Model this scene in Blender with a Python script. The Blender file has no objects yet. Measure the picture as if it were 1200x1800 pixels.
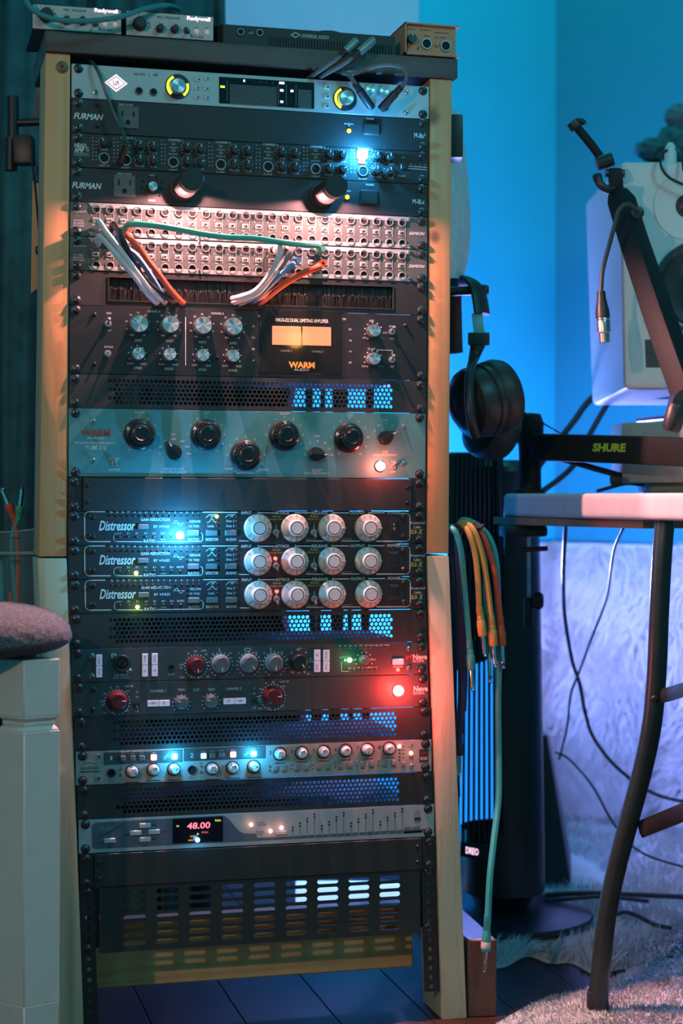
import bpy, bmesh, math, random
from mathutils import Vector, Matrix
random.seed(7)
sc = bpy.context.scene
COL = sc.collection
R = math.radians

# ------------------------------------------------------------------ camera
YAW, PITCH, ROLL = 0.25378437, -0.00772149, 0.00192994
CAMP = Vector((-0.459366, -2.231639, 0.713889))
FPX = 3012.21                                   # focal length in pixels of the 1200x1800 frame
_s, _c = math.sin(YAW), math.cos(YAW)
_sp, _cp = math.sin(PITCH), math.cos(PITCH)
FWD = Vector((_cp*_s, _cp*_c, _sp))
_rx, _u = Vector((_c, -_s, 0)), Vector((-_sp*_s, -_sp*_c, _cp))
RGT = _rx*math.cos(ROLL) + _u*math.sin(ROLL)
UPV = _u*math.cos(ROLL) - _rx*math.sin(ROLL)
cam = bpy.data.cameras.new('camera')
cam.sensor_fit = 'VERTICAL'; cam.sensor_height = 36; cam.sensor_width = 24
cam.lens = FPX/1800*36
cam.clip_start = 0.05
cam.dof.use_dof = True; cam.dof.focus_distance = 2.265; cam.dof.aperture_fstop = 4.0
camo = bpy.data.objects.new('camera', cam); COL.objects.link(camo)
m = Matrix.Identity(4)
for i in range(3):
    m[i][0], m[i][1], m[i][2], m[i][3] = RGT[i], UPV[i], -FWD[i], CAMP[i]
camo.matrix_world = m
sc.camera = camo

# ------------------------------------------------------------------ view, world, room light
vs = sc.view_settings
vs.view_transform = 'Standard'; vs.look = 'None'; vs.gamma = 1.0; vs.use_curve_mapping = False
vs.exposure = 0.3
wd = bpy.data.worlds.new('room_ambience'); sc.world = wd; wd.use_nodes = True
wd.node_tree.nodes['Background'].inputs[0].default_value = (0.022, 0.30, 0.37, 1)
wd.node_tree.nodes['Background'].inputs[1].default_value = 0.58

def light(name, kind, loc, color, power, size=0.05, aim=None, parent=None, **kw):
    l = bpy.data.lights.new(name, kind); l.color = color; l.energy = power
    if kind == 'AREA':
        l.shape = kw.get('shape', 'SQUARE'); l.size = size
        if 'size_y' in kw: l.size_y = kw['size_y']
        if 'spread' in kw: l.spread = kw['spread']
    else:
        l.shadow_soft_size = size
    if kind == 'SPOT':
        l.spot_size = kw.get('angle', R(90)); l.spot_blend = kw.get('blend', 0.4)
    if kw.get('soft_falloff'):
        l.use_nodes = True; nt = l.node_tree; em = nt.nodes['Emission']
        fo = nt.nodes.new('ShaderNodeLightFalloff'); fo.inputs['Strength'].default_value = kw['soft_falloff']
        nt.links.new(fo.outputs['Linear'], em.inputs['Strength'])
    o = bpy.data.objects.new(name, l); COL.objects.link(o)
    o.location = loc
    if aim is not None:
        o.rotation_euler = (Vector(aim) - Vector(loc)).to_track_quat('-Z', 'Y').to_euler()
    return o
# cool fill light added in front of the rack and far above it
light('cool_fill_light', 'AREA', (0.9, -1.9, 2.45), (0.16, 0.80, 1.0), 11, 0.5, aim=(0.1, 0.2, 0.6))
# teal fill light added to wash the walls from the ceiling corner
light('wall_wash_fill', 'AREA', (0.55, 0.75, 2.42), (0.02, 0.85, 0.95), 3.5, 0.5, aim=(1.0, 1.45, 1.3))
# a warm table lamp somewhere behind and left of the photographer
light('room_lamp_light', 'SPOT', (-1.45, -2.3, 1.5), (1.0, 0.66, 0.46), 40, 0.03, aim=(0.1, 0, 0.35), angle=R(60), blend=0.6)

# ------------------------------------------------------------------ pixel of the photo -> point of the place
def ray(px, py): return FWD + RGT*((px-600)/FPX) + UPV*((900-py)/FPX)
def W(px, py, Y=0.0):
    d = ray(px, py); return CAMP + d*((Y-CAMP.y)/d.y)
def D(px, py, d): return CAMP + ray(px, py)*d
def G(px, py, z=0.0):
    d = ray(px, py); return CAMP + d*((z-CAMP.z)/d.z)

# ------------------------------------------------------------------ meshes
class MB:
    def __init__(s): s.v = []; s.f = []; s.m = []
    def add(s, vs_, fs, mi=0):
        b = len(s.v); s.v += [tuple(p) for p in vs_]
        for q in fs: s.f.append(tuple(i+b for i in q)); s.m.append(mi)
        return s
    def box(s, x0, x1, y0, y1, z0, z1, mi=0):
        return s.add([(x, y, z) for x in (x0, x1) for y in (y0, y1) for z in (z0, z1)],
                     [(0,1,3,2),(4,6,7,5),(0,4,5,1),(2,3,7,6),(0,2,6,4),(1,5,7,3)], mi)
    def hexa(s, p, mi=0):          # 8 points: bottom ring 0-3, top ring 4-7
        return s.add(p, [(0,1,2,3),(4,7,6,5),(0,4,5,1),(1,5,6,2),(2,6,7,3),(3,7,4,0)], mi)
    def prism(s, pts, y0, y1, mi=0):   # pts in xz, extruded along y
        n = len(pts)
        return s.add([(x, y0, z) for x, z in pts] + [(x, y1, z) for x, z in pts],
                     [tuple(range(n)), tuple(range(2*n-1, n-1, -1))] + [(i, (i+1) % n, n+(i+1) % n, n+i) for i in range(n)], mi)
    def lathe(s, prof, n=24, c=(0,0,0), ax=(0,-1,0), mi=0, mis=None, sx=1.0):
        # prof: (radius, height along ax); mis: a material per profile step
        ax = Vector(ax).normalized(); c = Vector(c)
        e1 = ax.orthogonal().normalized() if abs(ax.z) > 0.9 else ax.cross(Vector((0,0,1))).normalized()
        e2 = ax.cross(e1)
        rings = []
        for r, h in prof:
            if r < 1e-7: rings.append([len(s.v)]); s.v.append(tuple(c+ax*h))
            else:
                rings.append(list(range(len(s.v), len(s.v)+n)))
                for k in range(n):
                    a = 2*math.pi*k/n
                    s.v.append(tuple(c+ax*h+e1*(r*math.cos(a)*sx)+e2*(r*math.sin(a))))
        for j in range(len(rings)-1):
            A, B = rings[j], rings[j+1]; mm = mis[j] if mis else mi
            for k in range(n):
                k2 = (k+1) % n
                if len(A) == 1 and len(B) == 1: break
                if len(A) == 1: q = (A[0], B[k], B[k2])
                elif len(B) == 1: q = (A[k], B[0], A[k2])
                else: q = (A[k], B[k], B[k2], A[k2])
                s.f.append(q); s.m.append(mm)
        return s
    def tube(s, pts, r, n=10, mi=0, flat=None):
        pts = [Vector(p) for p in pts]; N = len(pts)
        rr = r if isinstance(r, (list, tuple)) else [r]*N
        t0 = (pts[1]-pts[0]).normalized()
        e1 = flat.copy() if flat is not None else t0.orthogonal()
        e1 = (e1 - t0*e1.dot(t0)).normalized()
        b = len(s.v)
        for i, p in enumerate(pts):
            t = (pts[min(i+1, N-1)]-pts[max(i-1, 0)]).normalized()
            e1 = (e1 - t*e1.dot(t)).normalized(); e2 = t.cross(e1)
            ra, rb = rr[i] if isinstance(rr[i], (list, tuple)) else (rr[i], rr[i])
            for k in range(n):
                a = 2*math.pi*(k+0.5)/n
                s.v.append(tuple(p+e1*(ra*math.cos(a))+e2*(rb*math.sin(a))))
        for i in range(N-1):
            for k in range(n):
                k2 = (k+1) % n
                s.f.append((b+i*n+k, b+i*n+k2, b+(i+1)*n+k2, b+(i+1)*n+k)); s.m.append(mi)
        s.f.append(tuple(b+k for k in range(n-1, -1, -1))); s.m.append(mi)
        s.f.append(tuple(b+(N-1)*n+k for k in range(n))); s.m.append(mi)
        return s
    def mesh(s, name, mats, smooth=True, bevel=0, seg=1, ang=35, fix=True):
        me = bpy.data.meshes.new(name)
        me.from_pydata(s.v, [], s.f)
        for mt in (mats if isinstance(mats, (list, tuple)) else [mats]): me.materials.append(mt)
        me.polygons.foreach_set('material_index', s.m)
        if bevel or fix:
            bm = bmesh.new(); bm.from_mesh(me)
            if fix: bmesh.ops.recalc_face_normals(bm, faces=bm.faces)
            if bevel:
                ed = [e for e in bm.edges if len(e.link_faces) == 2 and e.calc_face_angle(0) > R(30)]
                bmesh.ops.bevel(bm, geom=ed, offset=bevel, segments=seg, affect='EDGES', profile=0.6, clamp_overlap=True)
            bm.to_mesh(me); bm.free()
        if smooth:
            me.shade_smooth(); me.set_sharp_from_angle(angle=R(ang))
        return me

def crom(pts, n=8):                # smooth curve through points
    P = [Vector(p) for p in pts]; P = [P[0]*2-P[1]] + P + [P[-1]*2-P[-2]]
    out = []
    for i in range(1, len(P)-2):
        a, b, c, d = P[i-1:i+3]
        for k in range(n):
            t = k/n
            out.append(0.5*((2*b)+(c-a)*t+(2*a-5*b+4*c-d)*t*t+(3*b-a-3*c+d)*t**3))
    out.append(P[-2]); return out

WL = {}
def tag(o, label=None, cat=None, group=None, kind=None):
    if label: o['label'] = label
    if cat: o['category'] = cat
    if group: o['group'] = group
    if kind: o['kind'] = kind
    return o
def put(name, me, parent=None, loc=(0,0,0), rot=None):
    o = bpy.data.objects.new(name, me); COL.objects.link(o)
    loc = Vector(loc); WL[o.name] = loc
    if parent is not None:
        o.parent = parent; o.location = loc - WL[parent.name]
    else: o.location = loc
    if rot is not None: o.rotation_euler = rot
    return o
def thing(name, label, cat, loc=(0,0,0), group=None):
    return tag(put(name, None, None, loc), label, cat, group)

# ------------------------------------------------------------------ materials
def mat(name, col, rough=0.5, metal=0.0, var=0.12, scale=60, bump=0.0, bscale=None, emit=None, estr=0, spec=0.5, coat=0, stretch=None):
    mt = bpy.data.materials.new(name); mt.use_nodes = True
    nt = mt.node_tree; b = nt.nodes['Principled BSDF']
    b.inputs['Roughness'].default_value = rough; b.inputs['Metallic'].default_value = metal
    b.inputs['Specular IOR Level'].default_value = spec
    b.inputs['Coat Weight'].default_value = coat
    tc = nt.nodes.new('ShaderNodeTexCoord'); nz = nt.nodes.new('ShaderNodeTexNoise')
    nz.inputs['Scale'].default_value = scale; nz.inputs['Detail'].default_value = 4
    src = tc.outputs['Object']
    if stretch:
        mp = nt.nodes.new('ShaderNodeMapping'); mp.inputs['Scale'].default_value = stretch
        nt.links.new(src, mp.inputs[0]); src = mp.outputs[0]
    nt.links.new(src, nz.inputs['Vector'])
    cr_ = nt.nodes.new('ShaderNodeValToRGB')
    cr_.color_ramp.elements[0].position = 0.3; cr_.color_ramp.elements[1].position = 0.7
    cr_.color_ramp.elements[0].color = tuple(c*(1-var) for c in col) + (1,)
    cr_.color_ramp.elements[1].color = tuple(min(1, c*(1+var)) for c in col) + (1,)
    nt.links.new(nz.outputs[0], cr_.inputs[0]); nt.links.new(cr_.outputs[0], b.inputs['Base Color'])
    if bump:
        n2 = nt.nodes.new('ShaderNodeTexNoise'); n2.inputs['Scale'].default_value = bscale or scale; n2.inputs['Detail'].default_value = 6
        nt.links.new(src, n2.inputs['Vector'])
        bp = nt.nodes.new('ShaderNodeBump'); bp.inputs['Strength'].default_value = bump; bp.inputs['Distance'].default_value = 0.002
        nt.links.new(n2.outputs[0], bp.inputs['Height']); nt.links.new(bp.outputs[0], b.inputs['Normal'])
    if emit:
        b.inputs['Emission Color'].default_value = tuple(emit)+(1,); b.inputs['Emission Strength'].default_value = estr
    return mt

def wood(name, c1, c2, rings=22.0, scale=(9, 9, 0.7), rough=0.55, dist=3.0, knots=None, ramp=(0.15, 0.95)):
    mt = bpy.data.materials.new(name); mt.use_nodes = True
    nt = mt.node_tree; L = nt.links; b = nt.nodes['Principled BSDF']; b.inputs['Roughness'].default_value = rough
    tc = nt.nodes.new('ShaderNodeTexCoord'); mp = nt.nodes.new('ShaderNodeMapping'); mp.inputs['Scale'].default_value = scale
    L.new(tc.outputs['Object'], mp.inputs[0])
    nz = nt.nodes.new('ShaderNodeTexNoise'); nz.inputs['Scale'].default_value = 1.1; nz.inputs['Detail'].default_value = 3
    L.new(mp.outputs[0], nz.inputs['Vector'])
    mul = nt.nodes.new('ShaderNodeMath'); mul.operation = 'MULTIPLY'; mul.inputs[1].default_value = rings
    L.new(nz.outputs[0], mul.inputs[0])
    fr = nt.nodes.new('ShaderNodeMath'); fr.operation = 'PINGPONG'; fr.inputs[1].default_value = 1.0
    L.new(mul.outputs[0], fr.inputs[0])
    fine = nt.nodes.new('ShaderNodeTexNoise'); fine.inputs['Scale'].default_value = 26; fine.inputs['Detail'].default_value = 5
    L.new(mp.outputs[0], fine.inputs['Vector'])
    mx = nt.nodes.new('ShaderNodeMath'); mx.operation = 'MULTIPLY_ADD'; mx.inputs[1].default_value = 0.62
    L.new(fr.outputs[0], mx.inputs[0])
    sc2 = nt.nodes.new('ShaderNodeMath'); sc2.operation = 'MULTIPLY'; sc2.inputs[1].default_value = 0.4
    L.new(fine.outputs[0], sc2.inputs[0]); L.new(sc2.outputs[0], mx.inputs[2])
    cr_ = nt.nodes.new('ShaderNodeValToRGB')
    cr_.color_ramp.elements[0].position = ramp[0]; cr_.color_ramp.elements[0].color = c1+(1,)
    cr_.color_ramp.elements[1].position = ramp[1]; cr_.color_ramp.elements[1].color = c2+(1,)
    L.new(mx.outputs[0], cr_.inputs[0]); col = cr_.outputs[0]
    for kp, kr, kc in (knots or []):
        vm = nt.nodes.new('ShaderNodeVectorMath'); vm.operation = 'SUBTRACT'; vm.inputs[1].default_value = kp
        L.new(tc.outputs['Object'], vm.inputs[0])
        m2 = nt.nodes.new('ShaderNodeMapping'); m2.inputs['Scale'].default_value = kr; L.new(vm.outputs[0], m2.inputs[0])
        ln = nt.nodes.new('ShaderNodeVectorMath'); ln.operation = 'LENGTH'; L.new(m2.outputs[0], ln.inputs[0])
        rp = nt.nodes.new('ShaderNodeValToRGB')
        rp.color_ramp.elements[0].position = 0.35; rp.color_ramp.elements[0].color = (0.85,)*3+(1,)
        rp.color_ramp.elements[1].position = 1.0; rp.color_ramp.elements[1].color = (0, 0, 0, 1)
        L.new(ln.outputs['Value'], rp.inputs[0])
        mix = nt.nodes.new('ShaderNodeMix'); mix.data_type = 'RGBA'
        L.new(rp.outputs[0], mix.inputs[0]); L.new(col, mix.inputs[6]); mix.inputs[7].default_value = kc+(1,)
        col = mix.outputs[2]
    L.new(col, b.inputs['Base Color'])
    bp = nt.nodes.new('ShaderNodeBump'); bp.inputs['Strength'].default_value = 0.18; bp.inputs['Distance'].default_value = 0.002
    L.new(mx.outputs[0], bp.inputs['Height']); L.new(bp.outputs[0], b.inputs['Normal'])
    return mt

BLACK = mat('black_powder_coat', (0.016, 0.018, 0.019), 0.55, 0, 0.15, 300, 0.12, 2500)
CHAR = mat('charcoal_panel', (0.026, 0.028, 0.029), 0.5, 0, 0.12, 300, 0.06, 2500)
STEEL = mat('black_rail_steel', (0.030, 0.030, 0.032), 0.45, 0.3, 0.2, 120)
SILVER = mat('silver_aluminium', (0.50, 0.50, 0.49), 0.42, 0.35, 0.06, 200, stretch=(1, 1, 30))
APSIL = mat('brushed_silver_grey', (0.43, 0.45, 0.45), 0.45, 0.3, 0.05, 200, stretch=(1, 1, 40))
CHROME = mat('chrome', (0.72, 0.72, 0.74), 0.16, 1.0, 0.05, 80)
KNOBMETAL = mat('turned_aluminium', (0.78, 0.78, 0.80), 0.30, 0.9, 0.10, 90)
RINGMETAL = mat('nickel_ring', (0.40, 0.40, 0.40), 0.28, 0.6, 0.05, 80)
_nt = KNOBMETAL.node_tree; _tg = _nt.nodes.new('ShaderNodeTangent'); _tg.direction_type = 'RADIAL'; _tg.axis = 'Y'
_nt.links.new(_tg.outputs[0], _nt.nodes['Principled BSDF'].inputs['Tangent'])
_nt.nodes['Principled BSDF'].inputs['Anisotropic'].default_value = 0.85
DARKMETAL = mat('dark_screw_steel', (0.10, 0.10, 0.105), 0.32, 0.9, 0.2, 200)
HOLE = mat('black_hole', (0.006, 0.006, 0.007), 0.8, 0, 0.1, 50)
TEALP = mat('teal_grey_enamel', (0.07, 0.245, 0.255), 0.42, 0, 0.06, 40, 0.04, 900)
PATCHG = mat('patchbay_grey', (0.085, 0.095, 0.09), 0.5, 0.1, 0.08, 200)
PRINT = mat('white_print', (0.62, 0.64, 0.64), 0.6, 0, 0.05, 300)
PRINTD = mat('dim_grey_print', (0.24, 0.26, 0.26), 0.6, 0, 0.05, 300)
PRINTK = mat('black_print', (0.03, 0.032, 0.035), 0.6, 0, 0.1, 300)
PRINTY = mat('yellow_print', (0.56, 0.46, 0.05), 0.6, 0, 0.05, 300)
PRINTR = mat('brick_red_print', (0.36, 0.055, 0.03), 0.6, 0, 0.05, 300)
PRINTG = mat('lime_print', (0.42, 0.56, 0.05), 0.6, 0, 0.05, 300)
BAKE = mat('black_bakelite', (0.014, 0.014, 0.015), 0.28, 0, 0.2, 100, coat=0.3)
BLKPLAS = mat('black_plastic', (0.022, 0.022, 0.024), 0.42, 0, 0.15, 100)
GREYPLAS = mat('grey_plastic', (0.13, 0.14, 0.14), 0.5, 0, 0.1, 100)
DIAL = mat('pale_grey_dial', (0.50, 0.54, 0.48), 0.45, 0, 0.05, 100)
DIALCAP = mat('pinkish_white_cap', (0.72, 0.66, 0.64), 0.4, 0, 0.04, 100)
REDKNOB = mat('oxblood_knob', (0.115, 0.013, 0.018), 0.35, 0, 0.12, 100)
GREYKNOB = mat('slate_knob', (0.11, 0.12, 0.13), 0.4, 0, 0.1, 100)
PALEKNOB = mat('light_grey_knob', (0.27, 0.28, 0.29), 0.36, 0.2, 0.06, 100)
LABELW = mat('lilac_white_label', (0.66, 0.60, 0.70), 0.5, 0, 0.04, 100, emit=(0.8, 0.68, 0.9), estr=0.12)
BTN = mat('grey_button', (0.10, 0.115, 0.115), 0.5, 0, 0.08, 100)
def glow(name, col, s, base=None):
    return mat(name, base or tuple(min(1, c*0.6) for c in col), 0.4, 0, 0.02, 60, emit=col, estr=s)
L_RED = glow('red_led', (1, 0.06, 0.05), 6); L_REDHOT = glow('bright_red_lamp', (1, 0.34, 0.30), 7)
L_BLUE = glow('bright_blue_led', (0.30, 0.62, 1.0), 22); L_PINK = glow('pinkish_white_led', (1, 0.62, 0.9), 9)
L_YEL = glow('amber_led', (1, 0.55, 0.02), 3.0); L_GRN = glow('green_led', (0.35, 1.0, 0.25), 6)
L_LIME = glow('lime_led', (0.75, 1.0, 0.12), 6); L_ORG = glow('orange_backlit_meter', (1.0, 0.30, 0.14), 0.95, (.2,.05,.03))
L_ORGT = glow('orange_backlit_print', (0.9, 0.28, 0.06), 0.55); L_WHT = glow('white_backlit_mark', (0.92, 0.8, 1.0), 2.0)
L_RING = glow('lime_light_ring', (0.72, 0.80, 0.05), 1.1); L_SEG = glow('red_segment_display', (1, 0.10, 0.14), 2.6)
L_LOGO = glow('pink_backlit_logo', (1.0, 0.62, 0.88), 1.5); L_CYAN = glow('cyan_led', (0.25, 0.72, 1.0), 9)
L_PEACH = glow('warm_led', (1.0, 0.45, 0.28), 5)
OFFLED = mat('unlit_led', (0.16, 0.12, 0.12), 0.4, 0, 0.1, 100)
OFFRED = mat('unlit_red_led', (0.22, 0.03, 0.04), 0.4, 0, 0.1, 100)
PINE_OLD = wood('amber_pine', (0.56, 0.255, 0.10), (0.70, 0.365, 0.165), 16, (9, 9, 0.35))
PINE_NEW = wood('pale_pine', (0.60, 0.48, 0.33), (0.36, 0.26, 0.15), 16, (9, 9, 0.30), ramp=(0.45, 1.0))
WALNUT = wood('dark_walnut_board', (0.060, 0.042, 0.038), (0.105, 0.076, 0.066), 10, (0.8, 8, 14))
# ------------------------------------------------------------------ the setting
KX, KY = 1.02, 1.50                               # room corner behind the desk
def wallpt(t): return (KX-0.866*t, KY-0.5*t)
def rwallpt(t): return (KX+0.5*t, KY-0.866*t)
def slab(name, p, q, th, z0, z1, mt):
    p, q = Vector((*p, 0)), Vector((*q, 0)); n = (q-p).normalized(); n = Vector((-n.y, n.x, 0))*th
    mb = MB().hexa([(v.x, v.y, z) for z in (z0, z1) for v in (p, q, q+n, p+n)])
    return tag(put(name, mb.mesh(name, mt, False)), kind='structure')
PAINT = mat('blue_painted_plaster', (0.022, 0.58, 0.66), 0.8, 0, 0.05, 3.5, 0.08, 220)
PAINT_SHADED = mat('blue_plaster_in_shade', (0.012, 0.27, 0.30), 0.8, 0, 0.05, 3.5, 0.08, 220)  # right wall's shade put into the colour: a darker copy of the wall paint
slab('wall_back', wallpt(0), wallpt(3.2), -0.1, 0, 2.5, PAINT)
slab('wall_right', rwallpt(0), rwallpt(2.6), 0.1, 0, 2.5, PAINT_SHADED)
FLOORW = wood('dark_floor_boards', (0.026, 0.014, 0.009), (0.048, 0.026, 0.016), 8, (6, 0.7, 6), rough=0.62)
FLOORW.node_tree.nodes['Principled BSDF'].inputs['Specular IOR Level'].default_value = 0.18
fl = tag(put('floor', MB().box(-2.4, 2.6, -2.6, 2.4, -0.03, -0.004).mesh('floor', HOLE, False)), kind='structure')
bw = 0.125
for i in range(-6, 12):
    x0 = i*bw
    put('floor_board', MB().box(x0+0.0008, x0+bw-0.0008, -1.6, 2.4, -0.004, 0.0).mesh('floor_board', FLOORW, False, bevel=0.0006), fl)
# pale panel hung on the back wall behind the top of the rack
pp, pq = wallpt(1.5), wallpt(0.66)
# ------------------------------------------------------------------ the wooden rack frame
U = 0.04445; ZT = 1.275
OFFS = {0:.0003,1:-.0001,2:-.0004,3:-.0011,4:-.0019,5:-.0018,6:-.0021,7:-.0022,9:-.0027,10:-.0033,12:-.0038,13:-.0043,14:-.0043,15:-.004,16:-.003,17:-.0011,18:.0006,19:.0021,20:.0055,21:.0065,22:.0092,23:.0105,24:.012,26:.0155}
rack = thing('equipment_rack', 'tall home-made pine equipment rack with dark wooden top board', 'rack', (0, 0.15, 0))
def post(name, p, y0, y1, mt, lab=None):          # p: bl, br, tr, tl in xz
    mb = MB().prism(p, y0, y1)
    o = put(name, mb.mesh(name, mt, True, bevel=0.002, seg=2), rack)
    if lab: o['label'] = lab
    return o
ZJ = 0.6385
post('post', [(-0.2825, ZJ), (-0.2468, ZJ), (-0.2425, 1.2868), (-0.2742, 1.2868)], 0.001, 0.09, PINE_OLD, 'amber pine upper post')
post('post', [(0.2400, ZJ+.001), (0.2715, ZJ+.001), (0.2745, 1.2868), (0.2428, 1.2868)], 0.001, 0.09,
     wood('amber_pine_with_knots', (0.56, 0.255, 0.10), (0.70, 0.365, 0.165), 14, (9, 9, 0.35),
          knots=[((0.247, 0, 1.235), (70, 8, 60), (0.17, 0.09, 0.05)), ((0.250, 0, 1.071), (100, 8, 80), (0.12, 0.07, 0.05))]), 'amber pine upper post')
post('post', [(-0.2580, 0), (-0.2235, 0), (-0.2468, ZJ-.002), (-0.2840, ZJ-.002)], 0.0, 0.09,
     wood('pale_pine_with_wane', (0.60, 0.48, 0.33), (0.36, 0.26, 0.15), 16, (9, 9, 0.30), ramp=(0.45, 1.0), knots=[((-0.2375, 0, 0.447), (70, 6, 20), (0.40, 0.21, 0.08))]), 'pale pine lower post')
post('post', [(0.2635, 0), (0.2990, 0), (0.2715, ZJ-.002), (0.2402, ZJ-.002)], 0.0, 0.09,
     wood('pale_pine_with_cathedral_grain', (0.60, 0.48, 0.33), (0.36, 0.26, 0.15), 9, (26, 8, 2.6), ramp=(0.72, 1.02)), 'pale pine lower post')
# dark top board
bl, br = W(80, 103), W(798, 142)
board = MB().hexa([(-0.274, 0, 1.2872), (0.281, 0, 1.2872), (0.281, 0.20, 1.2872), (-0.274, 0.20, 1.2872),
                   (-0.276, 0, 1.3145), (0.281, 0, 1.3145), (0.281, 0.20, 1.3145), (-0.276, 0.20, 1.3145)])
board.v = [(x, y-0.004, z) for x, y, z in board.v]
# left upper post stops under the board
ob = put('top_board', board.mesh('top_board', WALNUT, True, bevel=0.0015), rack)
ob['label'] = 'dark walnut top board'
TOPZ = 1.3145
# cross board near the floor
put('cross_board', MB().box(-0.2200, 0.2490, 0.0905, 0.128, 0.050, 0.142).mesh('cross_board',
    wood('stained_pine', (0.72, 0.47, 0.24), (0.52, 0.29, 0.12), 12, (0.9, 8, 16),
         knots=[((0.14, .09, 0.115), (22, 8, 50), (0.22, 0.10, 0.03)), ((0.215, .09, 0.108), (90, 8, 90), (0.10, 0.05, 0.02))]), True, bevel=0.002), rack)
# bolt head in the left post
put('bolt', MB().lathe([(0.0075,0),(0.0075,0.002),(0.005,0.0032),(0.0018,0.0032),(0.0018,0.001),(0,0.001)], 18).mesh('bolt', [mat('brown_bolt', (0.16,0.09,0.05), 0.5, 0.3)]), rack, W(109, 118, 0.001))
# steel rails with holes, two screwed to each side
def rail(pa, pb, w, side):                        # strip from pa (top) to pb (bottom), centre line points in xz
    mb = MB(); n = 46
    for i in range(n):
        t0, t1 = i/n, (i+1)/n
        c0 = (pa[0]+(pb[0]-pa[0])*t0, pa[1]+(pb[1]-pa[1])*t0); c1 = (pa[0]+(pb[0]-pa[0])*t1, pa[1]+(pb[1]-pa[1])*t1)
        cx, cz, hh = (c0[0]+c1[0])/2, (c0[1]+c1[1])/2, (c0[1]-c1[1])/2
        ring(mb, cx, cz, w/2, hh, 0.0032, 0.0032, 0.0046, 0.0066, round_=True)
    sx = pa[0]+side*w/2; ex = pb[0]+side*w/2
    mb.hexa([(ex, 0.0046, pb[1]), (ex+side*.0015, 0.0046, pb[1]), (ex+side*.0015, 0.03, pb[1]), (ex, 0.03, pb[1]),
             (sx, 0.0046, pa[1]), (sx+side*.0015, 0.0046, pa[1]), (sx+side*.0015, 0.03, pa[1]), (sx, 0.03, pa[1])])
    return put('rack_rail', mb.mesh('rack_rail', STEEL, True, fix=True), rack)
def ring(mb, cx, cz, HW, HH, hw, hh, y0, y1, round_=True):
    # rectangular cell with a hole (round or slot), front face y0, thickness to y1
    if round_:
        a = 0.70711
        hp = [(hw,0),(hw*a,hh*a),(0,hh),(-hw*a,hh*a),(-hw,0),(-hw*a,-hh*a),(0,-hh),(hw*a,-hh*a)]
        rp = [(HW,0),(HW,HH),(0,HH),(-HW,HH),(-HW,0),(-HW,-HH),(0,-HH),(HW,-HH)]
    else:
        r = hh; e = hw-r; a = 0.70711*r
        hp = [(hw,0),(e+a,a),(e,r),(-e,r),(-e-a,a),(-hw,0),(-e-a,-a),(-e,-r),(e,-r),(e+a,-a)]
        rp = [(HW,0),(HW,HH),(e,HH),(-e,HH),(-HW,HH),(-HW,0),(-HW,-HH),(-e,-HH),(e,-HH),(HW,-HH)]
    n = len(hp)
    v = [(cx+x, y0, cz+z) for x, z in rp] + [(cx+x, y0, cz+z) for x, z in hp] + [(cx+x, y1, cz+z) for x, z in hp] + [(cx+x, y1, cz+z) for x, z in rp]
    f = []
    for i in range(n):
        j = (i+1) % n
        f += [(i, j, n+j, n+i), (n+i, n+j, 2*n+j, 2*n+i), (2*n+i, 2*n+j, 3*n+j, 3*n+i)]
    mb.add(v, f)
rail((-0.2325, 1.272), (-0.2365, ZJ), 0.019, -1); rail((0.2325, 1.272), (0.2285, ZJ), 0.019, 1)
rail((-0.2365, ZJ-.001), (-0.214, 0.012), 0.019, -1); rail((0.2285, ZJ-.001), (0.2495, 0.039), 0.019, 1)

# ------------------------------------------------------------------ rack units
def mesh_cache(fn):
    c = {}
    def g(*a):
        if a not in c: c[a] = fn(*a)
        return c[a]
    return g
@mesh_cache
def screw_mesh(r, m1=None):
    mb = MB().lathe([(r*1.15,0),(r*1.15,.0006),(r*.98,.0008),(r*.9,.0022),(r*.55,.0034),(0,.0037)], 16)
    for a in (0.5, 0.5+math.pi/2):
        ca, sa = math.cos(a)*r*.55, math.sin(a)*r*.55; na, nb = -math.sin(a)*r*.13, math.cos(a)*r*.13
        mb.prism([(ca+na, sa+nb), (-ca+na, -sa+nb), (-ca-na, -sa-nb), (ca-na, sa-nb)], -.0039, -.003, 1)
    return mb.mesh('screw', [m1 or DARKMETAL, HOLE])
@mesh_cache
def glyphs(s, shear, bold):
    cu = bpy.data.curves.new('t', 'FONT'); cu.body = s; cu.shear = shear; cu.offset = bold; cu.resolution_u = 2
    ob = bpy.data.objects.new('t', cu); me = bpy.data.meshes.new_from_object(ob)
    v = [(p.co.x, p.co.y) for p in me.vertices]; f = [tuple(p.vertices) for p in me.polygons]
    bpy.data.meshes.remove(me); bpy.data.objects.remove(ob); bpy.data.curves.remove(cu)
    x0, x1 = min(p[0] for p in v), max(p[0] for p in v); y0, y1 = min(p[1] for p in v), max(p[1] for p in v)
    return [((x-(x0+x1)/2)/(x1-x0), (y-(y0+y1)/2)/(y1-y0)) for x, y in v], f, (x1-x0)/(y1-y0)

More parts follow.
